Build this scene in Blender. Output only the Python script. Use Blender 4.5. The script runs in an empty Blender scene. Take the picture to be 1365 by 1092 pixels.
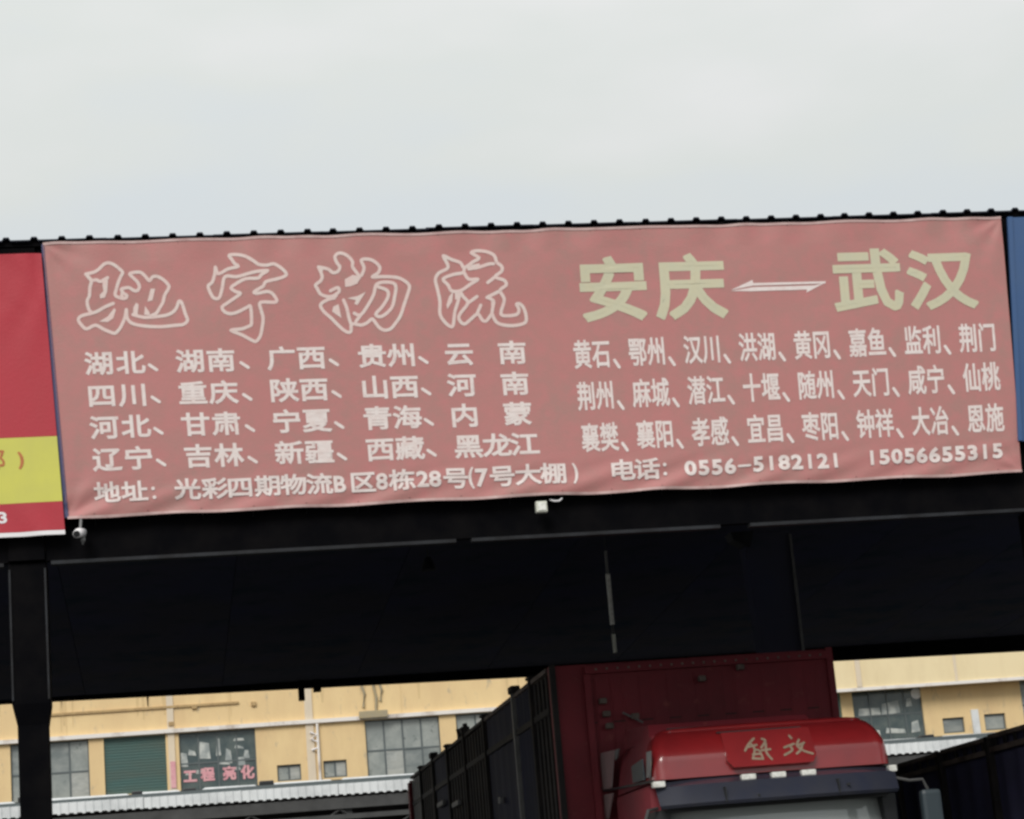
import bpy, bmesh, math, random
from mathutils import Vector
random.seed(7)
S = bpy.context.scene
COL = S.collection
PI = math.pi

# ------------------------------------------------------------------ camera
F_PX = 2900.0
YAW, PITCH, ROLL = (math.radians(a) for a in (9.9, 13.7, 4.9))
EYE = Vector((0, 0, 1.6))
_cy, _sy, _cp, _sp = math.cos(YAW), math.sin(YAW), math.cos(PITCH), math.sin(PITCH)
FWD = Vector((_sy * _cp, _cy * _cp, _sp))
_r0 = Vector((_cy, -_sy, 0))
_u0 = _r0.cross(FWD)
RIGHT = _r0 * math.cos(ROLL) - _u0 * math.sin(ROLL)
UP = _u0 * math.cos(ROLL) + _r0 * math.sin(ROLL)
cam_data = bpy.data.cameras.new('camera')
cam_data.sensor_width = 36
cam_data.lens = F_PX / 1365 * 36
cam_data.clip_end = 4000
cam = bpy.data.objects.new('camera', cam_data)
COL.objects.link(cam)
from mathutils import Matrix
M = Matrix((RIGHT, UP, -FWD)).transposed().to_4x4()
M.translation = EYE
cam.matrix_world = M
S.camera = cam


def at(x, y, Y):
    """the point of the vertical plane at distance Y that the photograph shows at x, y"""
    d = FWD + RIGHT * ((x - 682.5) / F_PX) - UP * ((y - 546) / F_PX)
    return EYE + d * (Y / d.y)


def atx(x, y, X):
    d = FWD + RIGHT * ((x - 682.5) / F_PX) - UP * ((y - 546) / F_PX)
    return EYE + d * (X / d.x)


# ------------------------------------------------------------------ light
SUN_EL, SUN_AZ = math.radians(38), math.radians(205)     # azimuth from +Y, clockwise: behind the camera, to the left
W = bpy.data.worlds.new('World')
S.world = W
W.use_nodes = True
nt = W.node_tree
bg = nt.nodes['Background']
sky = nt.nodes.new('ShaderNodeTexSky')
sky.sky_type = 'NISHITA'
sky.sun_disc = False
sky.sun_elevation = SUN_EL
sky.sun_rotation = SUN_AZ
tc = nt.nodes.new('ShaderNodeTexCoord')
mp = nt.nodes.new('ShaderNodeMapping')
mp.inputs['Scale'].default_value = (1, 1, 2.6)
no = nt.nodes.new('ShaderNodeTexNoise')
no.inputs['Scale'].default_value = 4.2
no.inputs['Detail'].default_value = 4
no.inputs['Roughness'].default_value = .45
ramp = nt.nodes.new('ShaderNodeValToRGB')
e = ramp.color_ramp.elements
e[0].position, e[0].color = .38, (.69, .732, .748, 1)
e[1].position, e[1].color = .63, (.785, .79, .78, 1)
m = e.new(.5); m.color = (.725, .75, .725, 1)
# an overcast sky is brighter overhead than at the horizon
sep = nt.nodes.new('ShaderNodeSeparateXYZ')
mr = nt.nodes.new('ShaderNodeMapRange')
mr.inputs['From Min'].default_value, mr.inputs['From Max'].default_value = .0, 1.
mr.inputs['To Min'].default_value, mr.inputs['To Max'].default_value = 5.65, 11.2
sc_ = nt.nodes.new('ShaderNodeVectorMath'); sc_.operation = 'SCALE'
mx = nt.nodes.new('ShaderNodeMix'); mx.data_type = 'RGBA'
mx.inputs[0].default_value = .96
L = nt.links.new
L(tc.outputs['Generated'], mp.inputs[0]); L(mp.outputs[0], no.inputs['Vector'])
L(no.outputs['Fac'], ramp.inputs[0])
L(tc.outputs['Generated'], sep.inputs[0]); L(sep.outputs['Z'], mr.inputs['Value'])
L(ramp.outputs[0], sc_.inputs[0]); L(mr.outputs[0], sc_.inputs['Scale'])
L(sky.outputs[0], mx.inputs[6]); L(sc_.outputs[0], mx.inputs[7])
L(mx.outputs[2], bg.inputs[0])
bg.inputs[1].default_value = .1

sd = bpy.data.lights.new('sun', 'SUN')
sd.energy = 1.5
sd.angle = math.radians(25)
sd.color = (1, .96, .9)
so = bpy.data.objects.new('sun', sd)
COL.objects.link(so)
sdir = Vector((math.sin(SUN_AZ) * math.cos(SUN_EL), math.cos(SUN_AZ) * math.cos(SUN_EL), math.sin(SUN_EL)))
so.rotation_euler = (-sdir).to_track_quat('-Z', 'Y').to_euler()
so.location = (0, 0, 60)

S.view_settings.view_transform = 'Standard'
S.view_settings.look = 'None'
S.view_settings.exposure = .42
S.view_settings.gamma = 1
S.view_settings.use_curve_mapping = False
S.cycles.filter_width = 2.7      # the phone picture is soft


# ------------------------------------------------------------------ materials
def lin(c):
    return tuple((v / 255 / 12.92) if v / 255 <= .04045 else ((v / 255 + .055) / 1.055) ** 2.4 for v in c)


def mat(name, col, rough=.7, metal=0., noise=None, noise2=None, bump=0., bscale=20., coat=0., spec=.5, stretch=(1, 1, 1)):
    """col linear; noise=(scale, dark colour, position, width) adds dirt of its own shape"""
    m = bpy.data.materials.new(name)
    m.use_nodes = True
    n = m.node_tree
    b = n.nodes['Principled BSDF']
    b.inputs['Roughness'].default_value = rough
    b.inputs['Metallic'].default_value = metal
    b.inputs['Coat Weight'].default_value = coat
    b.inputs['Coat Roughness'].default_value = .06
    b.inputs['Specular IOR Level'].default_value = spec
    b.inputs['Base Color'].default_value = (*col, 1)
    t = n.nodes.new('ShaderNodeTexCoord')
    mpp = n.nodes.new('ShaderNodeMapping')
    mpp.inputs['Scale'].default_value = stretch
    n.links.new(t.outputs['Object'], mpp.inputs[0])
    last = None
    for q in (noise, noise2):
        if not q:
            continue
        tx = n.nodes.new('ShaderNodeTexNoise')
        tx.inputs['Scale'].default_value = q[0]
        tx.inputs['Detail'].default_value = 6
        tx.inputs['Roughness'].default_value = .6
        n.links.new(mpp.outputs[0], tx.inputs['Vector'])
        r = n.nodes.new('ShaderNodeMapRange')
        r.inputs['From Min'].default_value = q[2] - q[3]
        r.inputs['From Max'].default_value = q[2] + q[3]
        n.links.new(tx.outputs['Fac'], r.inputs['Value'])
        x = n.nodes.new('ShaderNodeMix'); x.data_type = 'RGBA'
        n.links.new(r.outputs[0], x.inputs[0])
        if last is None:
            x.inputs[6].default_value = (*col, 1)
        else:
            n.links.new(last, x.inputs[6])
        x.inputs[7].default_value = (*q[1], 1)
        last = x.outputs[2]
    if last is not None:
        n.links.new(last, b.inputs['Base Color'])
    if bump:
        tx = n.nodes.new('ShaderNodeTexNoise')
        tx.inputs['Scale'].default_value = bscale
        tx.inputs['Detail'].default_value = 4
        n.links.new(mpp.outputs[0], tx.inputs['Vector'])
        bp = n.nodes.new('ShaderNodeBump')
        bp.inputs['Strength'].default_value = bump
        bp.inputs['Distance'].default_value = .02
        n.links.new(tx.outputs['Fac'], bp.inputs['Height'])
        n.links.new(bp.outputs[0], b.inputs['Normal'])
    return m


MT = dict(
    banner=mat('faded_vinyl', (.47, .205, .195), .5, noise=(1.4, (.405, .22, .20), .52, .16), noise2=(7, (.50, .205, .20), .56, .14), bump=.12, bscale=60, spec=.25),
    print_white=mat('white_print', (.80, .72, .70), .6, noise=(14, (.74, .61, .585), .56, .16), spec=.25),
    print_outline=mat('pale_outline_print', (.74, .535, .51), .6, noise=(12, (.70, .61, .57), .5, .2), spec=.25),
    print_khaki=mat('khaki_print', (.60, .555, .395), .6, noise=(8, (.56, .55, .41), .5, .2), spec=.25),
    hem=mat('pale_hem', (.58, .42, .40), .7, noise=(6, (.45, .28, .27), .5, .15)),
    navy_edge=mat('navy_backing', (.07, .075, .16), .7),
    red_vinyl=mat('red_vinyl', (.47, .038, .058), .55, noise=(2, (.43, .045, .06), .5, .2), bump=.1, bscale=40, spec=.3),
    yellow_vinyl=mat('yellow_vinyl', (.64, .62, .12), .55, noise=(3, (.58, .56, .13), .5, .2), spec=.3),
    white_vinyl=mat('white_vinyl', (.82, .8, .82), .6),
    red_print=mat('red_print', (.50, .16, .05), .6),
    blue_vinyl=mat('blue_vinyl', (.032, .09, .235), .55, noise=(2, (.045, .10, .22), .5, .2)),
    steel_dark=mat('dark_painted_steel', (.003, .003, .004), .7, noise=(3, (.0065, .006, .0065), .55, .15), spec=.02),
    steel_lip=mat('galvanised_lip', (.02, .022, .027), .6, noise=(4, (.008, .008, .01), .5, .12), spec=.3),
    roof=mat('dark_blue_roof_sheet', (.06, .07, .11), .75, noise=(.6, (.03, .03, .034), .5, .2), spec=.1),
    roof_top=mat('roof_sheet', (.03, .035, .06), .9, noise=(.5, (.03, .03, .035), .5, .2), spec=.1),
    ground=mat('concrete_yard', (.075, .073, .07), .9, noise=(.25, (.05, .05, .05), .55, .2), noise2=(2.5, (.09, .088, .082), .6, .15), bump=.3, bscale=5),
    yellow=mat('yellow_render', (.82, .615, .33), .85, noise=(.8, (.70, .50, .27), .55, .2), noise2=(2.6, (.50, .40, .27), .66, .07), bump=.2, bscale=10, stretch=(1.3, 1.3, .55)),
    cream=mat('cream_render', (.84, .70, .44), .85, noise=(.8, (.76, .62, .38), .58, .15), stretch=(1.5, 1, .5)),
    ledge=mat('white_ledge', (.80, .76, .72), .8, noise=(1.5, (.45, .38, .33), .62, .1)),
    pilaster=mat('grey_pilaster', (.76, .64, .48), .85, noise=(1.5, (.62, .54, .44), .55, .2), stretch=(1, 1, .4)),
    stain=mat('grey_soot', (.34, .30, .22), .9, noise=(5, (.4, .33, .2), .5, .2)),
    streak=mat('rain_streak', (.62, .46, .25), .9, noise=(3, (.74, .54, .28), .5, .2)),
    shutter=mat('green_shutter', (.085, .16, .15), .5, noise=(.9, (.11, .14, .12), .55, .15), stretch=(.3, .3, 1.5)),
    frame=mat('window_steel', (.10, .12, .125), .5),
    pane=mat('window_pane', (.26, .285, .275), .18, noise=(1.6, (.36, .38, .36), .55, .12), noise2=(3.5, (.14, .165, .16), .66, .05), spec=.6),  # grey mottle stands in for dirty glass, curtains and reflected sky
    pane_b=mat('window_pane_blinds', (.40, .41, .385), .25, noise=(1.1, (.30, .32, .31), .55, .1), noise2=(4, (.46, .47, .45), .6, .1), stretch=(1, 1, 3)),
    pane_c=mat('window_pane_shade', (.17, .195, .195), .15, noise=(1.3, (.28, .30, .29), .5, .12), spec=.6, stretch=(1, 1, 2)),
    pane_dark=mat('dark_window_pane', (.055, .08, .085), .12, noise=(2.2, (.10, .125, .12), .52, .1), spec=.6),
    window_reflection=mat('pale_reflection', (.55, .57, .54), .8, noise=(3, (.30, .33, .33), .5, .1)),
    pink=mat('pink_lettering', (.76, .42, .44), .6, noise=(6, (.66, .28, .33), .5, .15)),
    rust=mat('rusty_metal', (.55, .39, .19), .8, noise=(5, (.38, .25, .12), .5, .2)),
    white_sheet=mat('white_corrugated', (.74, .76, .77), .55, noise=(1.2, (.5, .52, .53), .6, .12)),
    grey_steel=mat('grey_truss_steel', (.07, .07, .07), .6, noise=(2, (.035, .035, .035), .5, .2)),
    truck_red=mat('red_truck_paint', (.29, .014, .017), .38, coat=1., noise=(2, (.20, .012, .015), .55, .2), spec=.5),
    box_red=mat('dull_red_box', (.24, .026, .038), .6, noise=(1.5, (.15, .022, .03), .5, .2), noise2=(6, (.28, .06, .06), .68, .08), bump=.15, bscale=6, spec=.3),
    black=mat('black_plastic', (.012, .013, .015), .45),
    visor=mat('tinted_visor', (.030, .034, .055), .16, spec=.7, noise=(4, (.04, .042, .055), .5, .2)),
    glass=mat('windscreen', (.36, .39, .39), .06, spec=1., noise=(1.5, (.42, .45, .43), .5, .3)),  # pale base colour stands in for sky reflected in the windscreen
    side_glass=mat('side_window_glass', (.42, .33, .33), .1, spec=.8),  # pinkish base colour carries the reflections seen in the side glass
    lamp_white=mat('white_lamp_lens', (.85, .85, .8), .3, noise=(30, (.6, .6, .55), .55, .1)),
    gilt=mat('worn_gilt', (.42, .30, .22), .45, metal=.3, noise=(30, (.30, .24, .17), .5, .15)),
    tarp_b=mat('blue_black_tarpaulin', (.10, .10, .21), .75, noise=(1.5, (.08, .08, .13), .5, .2), bump=.4, bscale=3, spec=.2),
    tarp=mat('navy_tarpaulin', (.022, .022, .05), .7, noise=(1.5, (.022, .022, .035), .5, .2), bump=.4, bscale=3, spec=.25),
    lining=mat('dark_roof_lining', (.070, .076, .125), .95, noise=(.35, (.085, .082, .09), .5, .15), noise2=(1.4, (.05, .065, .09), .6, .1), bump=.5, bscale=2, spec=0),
    stake=mat('dark_stake_steel', (.022, .02, .021), .7, noise=(2, (.04, .033, .03), .55, .15), spec=.25),
    pale_steel=mat('pale_post', (.24, .24, .24), .55, noise=(3, (.12, .12, .12), .5, .2)),
    dusty=mat('dusty_rail', (.24, .19, .165), .8, noise=(3, (.10, .075, .065), .5, .15)),
    rubber=mat('rubber', (.015, .015, .015), .9),
    cream_plastic=mat('cream_plastic', (.62, .63, .55), .5),
    mirror=mat('mirror_shell', (.035, .05, .06), .4),
)


# ------------------------------------------------------------------ builders
class MB:
    def __init__(self):
        self.v, self.f = [], []

    def add(self, vs, fs):
        b = len(self.v)
        self.v += [tuple(p) for p in vs]
        self.f += [tuple(b + i for i in f) for f in fs]
        return self

    def box(self, x0, x1, y0, y1, z0, z1, tx=0, dzx=0):
        """dzx raises the x1 side"""
        vs = [(x, y, z + (dzx if x == x1 else 0)) for z in (z0, z1) for y in (y0, y1) for x in (x0, x1)]
        return self.add(vs, [(0, 2, 3, 1), (4, 5, 7, 6), (0, 1, 5, 4), (2, 6, 7, 3), (0, 4, 6, 2), (1, 3, 7, 5)])

    def bbox(self, x0, x1, y0, y1, z0, z1, b=.02):
        """box with chamfered vertical and horizontal edges"""
        bm = bmesh.new()
        bmesh.ops.create_cube(bm, size=1)
        for v in bm.verts:
            v.co = Vector(((x0 + x1) / 2 + v.co.x * (x1 - x0), (y0 + y1) / 2 + v.co.y * (y1 - y0), (z0 + z1) / 2 + v.co.z * (z1 - z0)))
        bmesh.ops.bevel(bm, geom=bm.edges[:], offset=b, segments=2, affect='EDGES', profile=.6)
        bm.verts.index_update()
        self.add([v.co for v in bm.verts], [[v.index for v in f.verts] for f in bm.faces])
        bm.free()
        return self

    def hexa(self, bot, top):
        """bot, top: four corners each, counter-clockwise"""
        return self.add(list(bot) + list(top), [(3, 2, 1, 0), (4, 5, 6, 7)] + [(i, (i + 1) % 4, (i + 1) % 4 + 4, i + 4) for i in range(4)])

    def tube(self, pts, r, n=6):
        pts = [Vector(p) for p in pts]
        rings = []
        for i, p in enumerate(pts):
            d = (pts[min(i + 1, len(pts) - 1)] - pts[max(i - 1, 0)]).normalized()
            a = d.cross(Vector((0, 0, 1)))
            if a.length < .1:
                a = d.cross(Vector((1, 0, 0)))
            a.normalize()
            b = d.cross(a)
            rr = r[i] if isinstance(r, (list, tuple)) else r
            rings.append([p + (a * math.cos(2 * PI * k / n) + b * math.sin(2 * PI * k / n)) * rr for k in range(n)])
        vs = [q for R_ in rings for q in R_]
        fs = []
        for i in range(len(rings) - 1):
            for k in range(n):
                fs.append((i * n + k, i * n + (k + 1) % n, (i + 1) * n + (k + 1) % n, (i + 1) * n + k))
        fs.append(tuple(range(n))[::-1])
        fs.append(tuple((len(rings) - 1) * n + k for k in range(n)))
        return self.add(vs, fs)

    def build(self, name, m, parent=None, smooth=False, label=None, kind=None):
        root = parent
        while root is not None and root.parent is not None:
            root = root.parent
        org = Vector(root.location) if root is not None else Vector((0, 0, 0))
        me = bpy.data.meshes.new(name)
        me.from_pydata([tuple(Vector(p) - org) for p in self.v], [], self.f)
        bm = bmesh.new(); bm.from_mesh(me)
        bmesh.ops.recalc_face_normals(bm, faces=bm.faces)
        bm.to_mesh(me); bm.free()
        if smooth:
            for p in me.polygons:
                p.use_smooth = True
        me.materials.append(MT[m])
        o = bpy.data.objects.new(name, me)
        COL.objects.link(o)
        o.parent = parent
        if label: o['label'] = label
        if kind: o['kind'] = kind
        return o


def thing(name, label, cat, loc=(0, 0, 0), group=None):
    o = bpy.data.objects.new(name, None)
    COL.objects.link(o)
    o.location = loc
    o.empty_display_size = .2
    o['label'] = label
    o['category'] = cat
    if group: o['group'] = group
    return o


def dup(o, parent, off):
    c = o.copy()
    COL.objects.link(c)
    c.parent = parent
    c.location = Vector(o.location) + Vector(off)
    return c


def autosmooth(o, ang=40):
    me = o.data
    for p in me.polygons: p.use_smooth = True
    bm = bmesh.new(); bm.from_mesh(me)
    for ed in bm.edges:
        if len(ed.link_faces) == 2 and ed.calc_face_angle(0) > math.radians(ang):
            ed.smooth = False
    bm.to_mesh(me); bm.free()


# ------------------------------------------------------------------ lettering
_gl = {}


def glyph(s):
    """outline and fill of a string in font units"""
    if s in _gl: return _gl[s]
    c = bpy.data.curves.new('tmp', 'FONT')
    c.body = s; c.size = 1; c.resolution_u = 3
    o = bpy.data.objects.new('tmp', c)
    COL.objects.link(o)
    dg = bpy.context.evaluated_depsgraph_get()
    me = bpy.data.meshes.new_from_object(o.evaluated_get(dg))
    bm = bmesh.new(); bm.from_mesh(me)
    bmesh.ops.remove_doubles(bm, verts=bm.verts, dist=1e-5)
    bm.verts.index_update()
    V = [(v.co.x, v.co.y) for v in bm.verts]
    Fc = [[v.index for v in f.verts] for f in bm.faces]
    Ed = [(e_.verts[0].index, e_.verts[1].index) for e_ in bm.edges if len(e_.link_faces) == 1]
    bm.free()
    bpy.data.meshes.remove(me)
    bpy.data.objects.remove(o); bpy.data.curves.remove(c)
    _gl[s] = (V, Fc, Ed)
    return _gl[s]


def bbox2(V):
    return min(p[0] for p in V), max(p[0] for p in V), min(p[1] for p in V), max(p[1] for p in V)


REF = bbox2(glyph('国')[0])


class Print:
    """flat lettering lying on a surface: fn(x, y, lift) -> 3D point"""
    def __init__(self, fn, base=.0022):
        self.fn = fn; self.mb = MB(); self.k = 0; self.base = base

    def poly(self, P, faces):
        self.k += 1
        h = self.base + (self.k % 12) * .00015
        self.mb.add([self.fn(x, y, h) for x, y in P], faces)

    def disc(self, x, y, rx, ry, n=8):
        self.poly([(x + rx * math.cos(2 * PI * i / n), y + ry * math.sin(2 * PI * i / n)) for i in range(n)], [tuple(range(n))])

    def glyph(self, s, fx, bold, box=None):
        """fx maps unit box (-.5...5) to surface coordinates; bold in units of the box"""
        V, Fc, Ed = glyph(s)
        x0, x1, y0, y1 = box or REF
        U = [((x - x0) / (x1 - x0) - .5, (y - y0) / (y1 - y0) - .5) for x, y in V]
        self.poly([fx(*p) for p in U], Fc)
        if bold:
            (ux, uy), (vx, vy), (wx, wy) = fx(0, 0), fx(1, 0), fx(0, 1)
            sx_, sy_ = math.hypot(vx - ux, vy - uy), math.hypot(wx - ux, wy - uy)
            bx, by = bold * sy_ / sx_ * (1 if sx_ > .8 * sy_ or len(s) == 1 and s.isascii() else .72), bold
            nb = {}
            for a, b in Ed:
                nb.setdefault(a, []).append(b); nb.setdefault(b, []).append(a)
            sharp = {}
            for a, q in nb.items():
                if len(q) == 2:
                    d1 = Vector(((U[a][0] - U[q[0]][0]) / bx, (U[a][1] - U[q[0]][1]) / by)); d2 = Vector(((U[q[1]][0] - U[a][0]) / bx, (U[q[1]][1] - U[a][1]) / by))
                    if d1.length > .3 and d2.length > .3 and .85 < d1.angle(d2) < 1.75: sharp[a] = True
            for a, b in Ed:
                (ax, ay), (bx_, by_) = U[a], U[b]
                dx, dy = (bx_ - ax) / bx, (by_ - ay) / by
                l = math.hypot(dx, dy)
                if l < 1e-6: continue
                nx, ny = -dy / l * bx, dx / l * by
                ux_, uy_ = dx / l * bx, dy / l * by
                ea = .85 if sharp.get(a) else 0
                eb = .85 if sharp.get(b) else 0
                ax_, ay_, cx_, cy_ = ax - ux_ * ea, ay - uy_ * ea, bx_ + ux_ * eb, by_ + uy_ * eb
                self.poly([fx(ax_ + nx, ay_ + ny), fx(ax_ - nx, ay_ - ny), fx(cx_ - nx, cy_ - ny), fx(cx_ + nx, cy_ + ny)], [(0, 1, 2, 3)])
                if sharp.get(a): continue
                n = 8
                self.poly([fx(ax + bx * math.cos(2 * PI * i / n), ay + by * math.sin(2 * PI * i / n)) for i in range(n)], [tuple(range(n))])

    def stroke(self, pts, w, closed=False, smooth=True):
        P = [tuple(p) for p in pts]
        if smooth and len(P) > 2:
            Q = []
            n = len(P)
            rng = range(n) if closed else range(n - 1)
            g = (lambda i: P[i % n]) if closed else (lambda i: P[max(0, min(n - 1, i))])
            for i in rng:
                a, b, c, d = g(i - 1), g(i), g(i + 1), g(i + 2)
                for t in (0, .34, .67):
                    Q.append(tuple(.5 * ((2 * b[k]) + (c[k] - a[k]) * t + (2 * a[k] - 5 * b[k] + 4 * c[k] - d[k]) * t * t + (3 * b[k] - a[k] - 3 * c[k] + d[k]) * t ** 3) for k in (0, 1)))
            if not closed: Q.append(P[-1])
            P = Q
        if closed: P = P + [P[0]]
        for a, b in zip(P[:-1], P[1:]):
            l = math.hypot(b[0] - a[0], b[1] - a[1])
            if l < 1e-6: continue
            nx, ny = -(b[1] - a[1]) / l * w / 2, (b[0] - a[0]) / l * w / 2
            self.poly([(a[0] + nx, a[1] + ny), (a[0] - nx, a[1] - ny), (b[0] - nx, b[1] - ny), (b[0] + nx, b[1] + ny)], [(0, 1, 2, 3)])
            self.disc(a[0], a[1], w / 2, w / 2)
        self.disc(P[-1][0], P[-1][1], w / 2, w / 2)

    def build(self, name, m, parent, label=None):
        return self.mb.build(name, m, parent, label=label)


# ------------------------------------------------------------------ ground
g = MB()
N = 24
ext = 1500
g.add([(-ext, -ext, 0), (ext, -ext, 0), (ext, ext, 0), (-ext, ext, 0)], [(0, 1, 2, 3)])
g.build('ground', 'ground', kind='structure')

# ------------------------------------------------------------------ the big shed
YB = 18.81                     # plane of the banners
YF = 18.95                     # front face of the shed
COLX = [-10.38, -1.04, 8.30, 17.64]
shed = thing('open_steel_shed', 'dark open steel shed with ribbed roof, carrying the banners and sheltering the red truck', 'shed', (0, YF, 0))
X0, X1 = -11.0, 18.28
zf, zb = 8.02, 6.75           # top of the front and of the rear edge
# roof sheets, four ribs each
P_ = .2435
prof = []
for k in range(4):
    a = k * P_
    prof += [(a, 0), (a + .085, 0), (a + .10, .028), (a + .145, .028), (a + .16, 0)]
prof.append((4 * P_ + .03, -.001))
def sheet_mesh(x0):
    mb = MB()
    y0, y1 = YF - .10, 40.15
    top, n = [], len(prof)
    for y, z in ((y0, zf), (y1, zb)):
        top += [(x0 + px_, y, z + pz_) for px_, pz_ in prof]
    low = [(x, y, z - .012) for x, y, z in top]
    fs = [(i, i + 1, n + i + 1, n + i) for i in range(n - 1)]
    fs += [(2 * n + i, 3 * n + i, 3 * n + i + 1, 2 * n + i + 1) for i in range(n - 1)]
    fs += [(i + 1, i, 2 * n + i, 2 * n + i + 1) for i in range(n - 1)]
    fs += [(n + i, n + i + 1, 3 * n + i + 1, 3 * n + i) for i in range(n - 1)]
    return mb.add(top + low, fs)
first = None
x = X0; i = 0
while x < X1 - .5:
    if first is None:
        first = sheet_mesh(X0).build('roof_sheet', 'roof_top', shed)
    else:
        c = dup(first, shed, (x - X0 + random.uniform(-.008, .008), 0, random.uniform(-.006, .006)))
    x += 4 * P_; i += 1
# cladding behind the banners, one panel to a bay
for a, b in zip(COLX[:-1], COLX[1:]):
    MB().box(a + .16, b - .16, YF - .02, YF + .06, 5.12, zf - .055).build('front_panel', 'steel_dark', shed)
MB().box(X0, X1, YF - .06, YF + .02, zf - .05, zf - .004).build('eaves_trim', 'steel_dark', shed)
for a, b in zip(COLX[:-1], COLX[1:]):
    l0 = MB()
    segs = [(a + .2, a + (b - a) * .40), (a + (b - a) * .415, a + (b - a) * .66), (a + (b - a) * .69, b - .2)]
    for s0, s1 in segs:
        l0.box(s0, s1, YF - .045, YF + .05, 5.085, 5.115)
    l0.build('girder_lip', 'steel_lip', shed)
# purlins, rafters, rear beam
def zr(y): return zf + (zb - zf) * (y - YF) / (40.15 - YF)
pf = None
for k in range(14):
    y = YF + 1.2 + k * 1.45
    z = zr(y) - .02
    if pf is None:
        pf = MB().box(X0, X1, y - .03, y + .03, z - .18, z).build('purlin', 'roof_top', shed); y_, z_ = y, z
    else:
        dup(pf, shed, (0, y - y_, z - z_))
LW = (X1 - X0) / 12  # boards added under the purlins to keep the roof underside flat and evenly dark
l0 = None
for k in range(12):
    a, b = X0 + k * LW, X0 + (k + 1) * LW - .008
    ya_, yb__ = YF + .35, 39.88
    if l0 is None:
        l0 = MB().hexa([(a, ya_, zr(ya_) - .235), (b, ya_, zr(ya_) - .235), (b, yb__, zr(yb__) - .235), (a, yb__, zr(yb__) - .235)],
                       [(a, ya_, zr(ya_) - .215), (b, ya_, zr(ya_) - .215), (b, yb__, zr(yb__) - .215), (a, yb__, zr(yb__) - .215)]).build('added_lining', 'lining', shed)
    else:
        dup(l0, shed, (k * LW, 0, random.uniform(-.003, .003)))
for cx in COLX:
    y0, y1 = YF + .1, 40.0
    MB().add([(cx + s, y, zr(y) - d) for s in (-.09, .09) for y, d in ((y0, .02), (y1, .02), (y1, .19), (y0, .19))],
             [(0, 1, 2, 3), (7, 6, 5, 4), (0, 4, 5, 1), (1, 5, 6, 2), (2, 6, 7, 3), (3, 7, 4, 0)]).build('rafter', 'steel_dark', shed)
zl, zrr = at(70, 935, 40).z, at(1360, 868, 40).z
sl = (zrr - zl) / (at(1360, 868, 40).x - at(70, 935, 40).x)
zz0 = zl + sl * (X0 - at(70, 935, 40).x)
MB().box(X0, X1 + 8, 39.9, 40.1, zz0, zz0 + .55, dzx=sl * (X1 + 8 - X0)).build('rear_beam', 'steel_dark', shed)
b1 = MB()
p = at(402, 925, 39.85)
b1.box(p.x - .055, p.x + .055, 39.8, 39.95, p.z - .12, p.z + .3).box(p.x + .22, p.x + .36, 39.8, 39.95, p.z + .02, p.z + .3)
b1.build('beam_bracket', 'steel_dark', shed)
p = at(806, 900, 39.85)
# columns
for n_, cx in enumerate(COLX):
    cm = MB()
    cm.box(cx - .127, cx + .127, YF + .03, YF + .30, 0, 3.75)
    cm.hexa([(cx - .127, YF + .03, 3.72), (cx + .127, YF + .03, 3.72), (cx + .127, YF + .30, 3.72), (cx - .127, YF + .30, 3.72)],
            [(cx - .165, YF - .01, 3.90), (cx + .155, YF - .01, 3.90), (cx + .155, YF + .34, 3.90), (cx - .165, YF + .34, 3.90)])
    cm.box(cx - .165, cx + .155, YF - .008, YF + .338, 3.895, 5.11)
    cm.box(cx - .158, cx + .148, YF - .05, YF + .33, 5.13, zf - .06)
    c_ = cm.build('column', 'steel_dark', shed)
    e_ = MB()
    for s in (-1, 1):
        e_.box(cx + s * .150 - .008 - .005, cx + s * .150 + .008 - .005, YF - .022, YF - .010, 3.93, 5.06)
    e_.build('column_flange', 'steel_lip', c_)
    MB().box(cx - .25, cx + .25, YF - .1, YF + .45, 0, .03).build('base_plate', 'steel_dark', c_)
# tapered inner column
a_, b_, c_, d_ = at(990, 715, 28), at(1055, 715, 28), at(1025, 858, 28), at(1061, 858, 28)
xr = 8.50
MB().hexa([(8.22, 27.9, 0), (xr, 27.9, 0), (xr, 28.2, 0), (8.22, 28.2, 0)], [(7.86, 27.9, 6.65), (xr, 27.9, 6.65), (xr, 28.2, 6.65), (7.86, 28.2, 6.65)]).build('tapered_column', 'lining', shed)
MB().box(xr - .015, xr + .02, 27.86, 27.89, 4.9, 6.6).build('column_flange', 'pale_steel', shed)
MB().hexa([(7.70, 27.8, 6.55), (7.92, 27.8, 6.45), (7.92, 28.1, 6.45), (7.70, 28.1, 6.55)], [(7.66, 27.8, 6.66), (7.98, 27.8, 6.66), (7.98, 28.1, 6.66), (7.66, 28.1, 6.66)]).build('gusset', 'steel_lip', shed)

# ------------------------------------------------------------------ pink banner
Qx = [(57, 325), (1334, 290), (1362, 628), (90, 690)]          # corners as seen: TL TR BR BL
TL, TR, BR, BL = [at(x, y, YB) for x, y in Qx]


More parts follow.
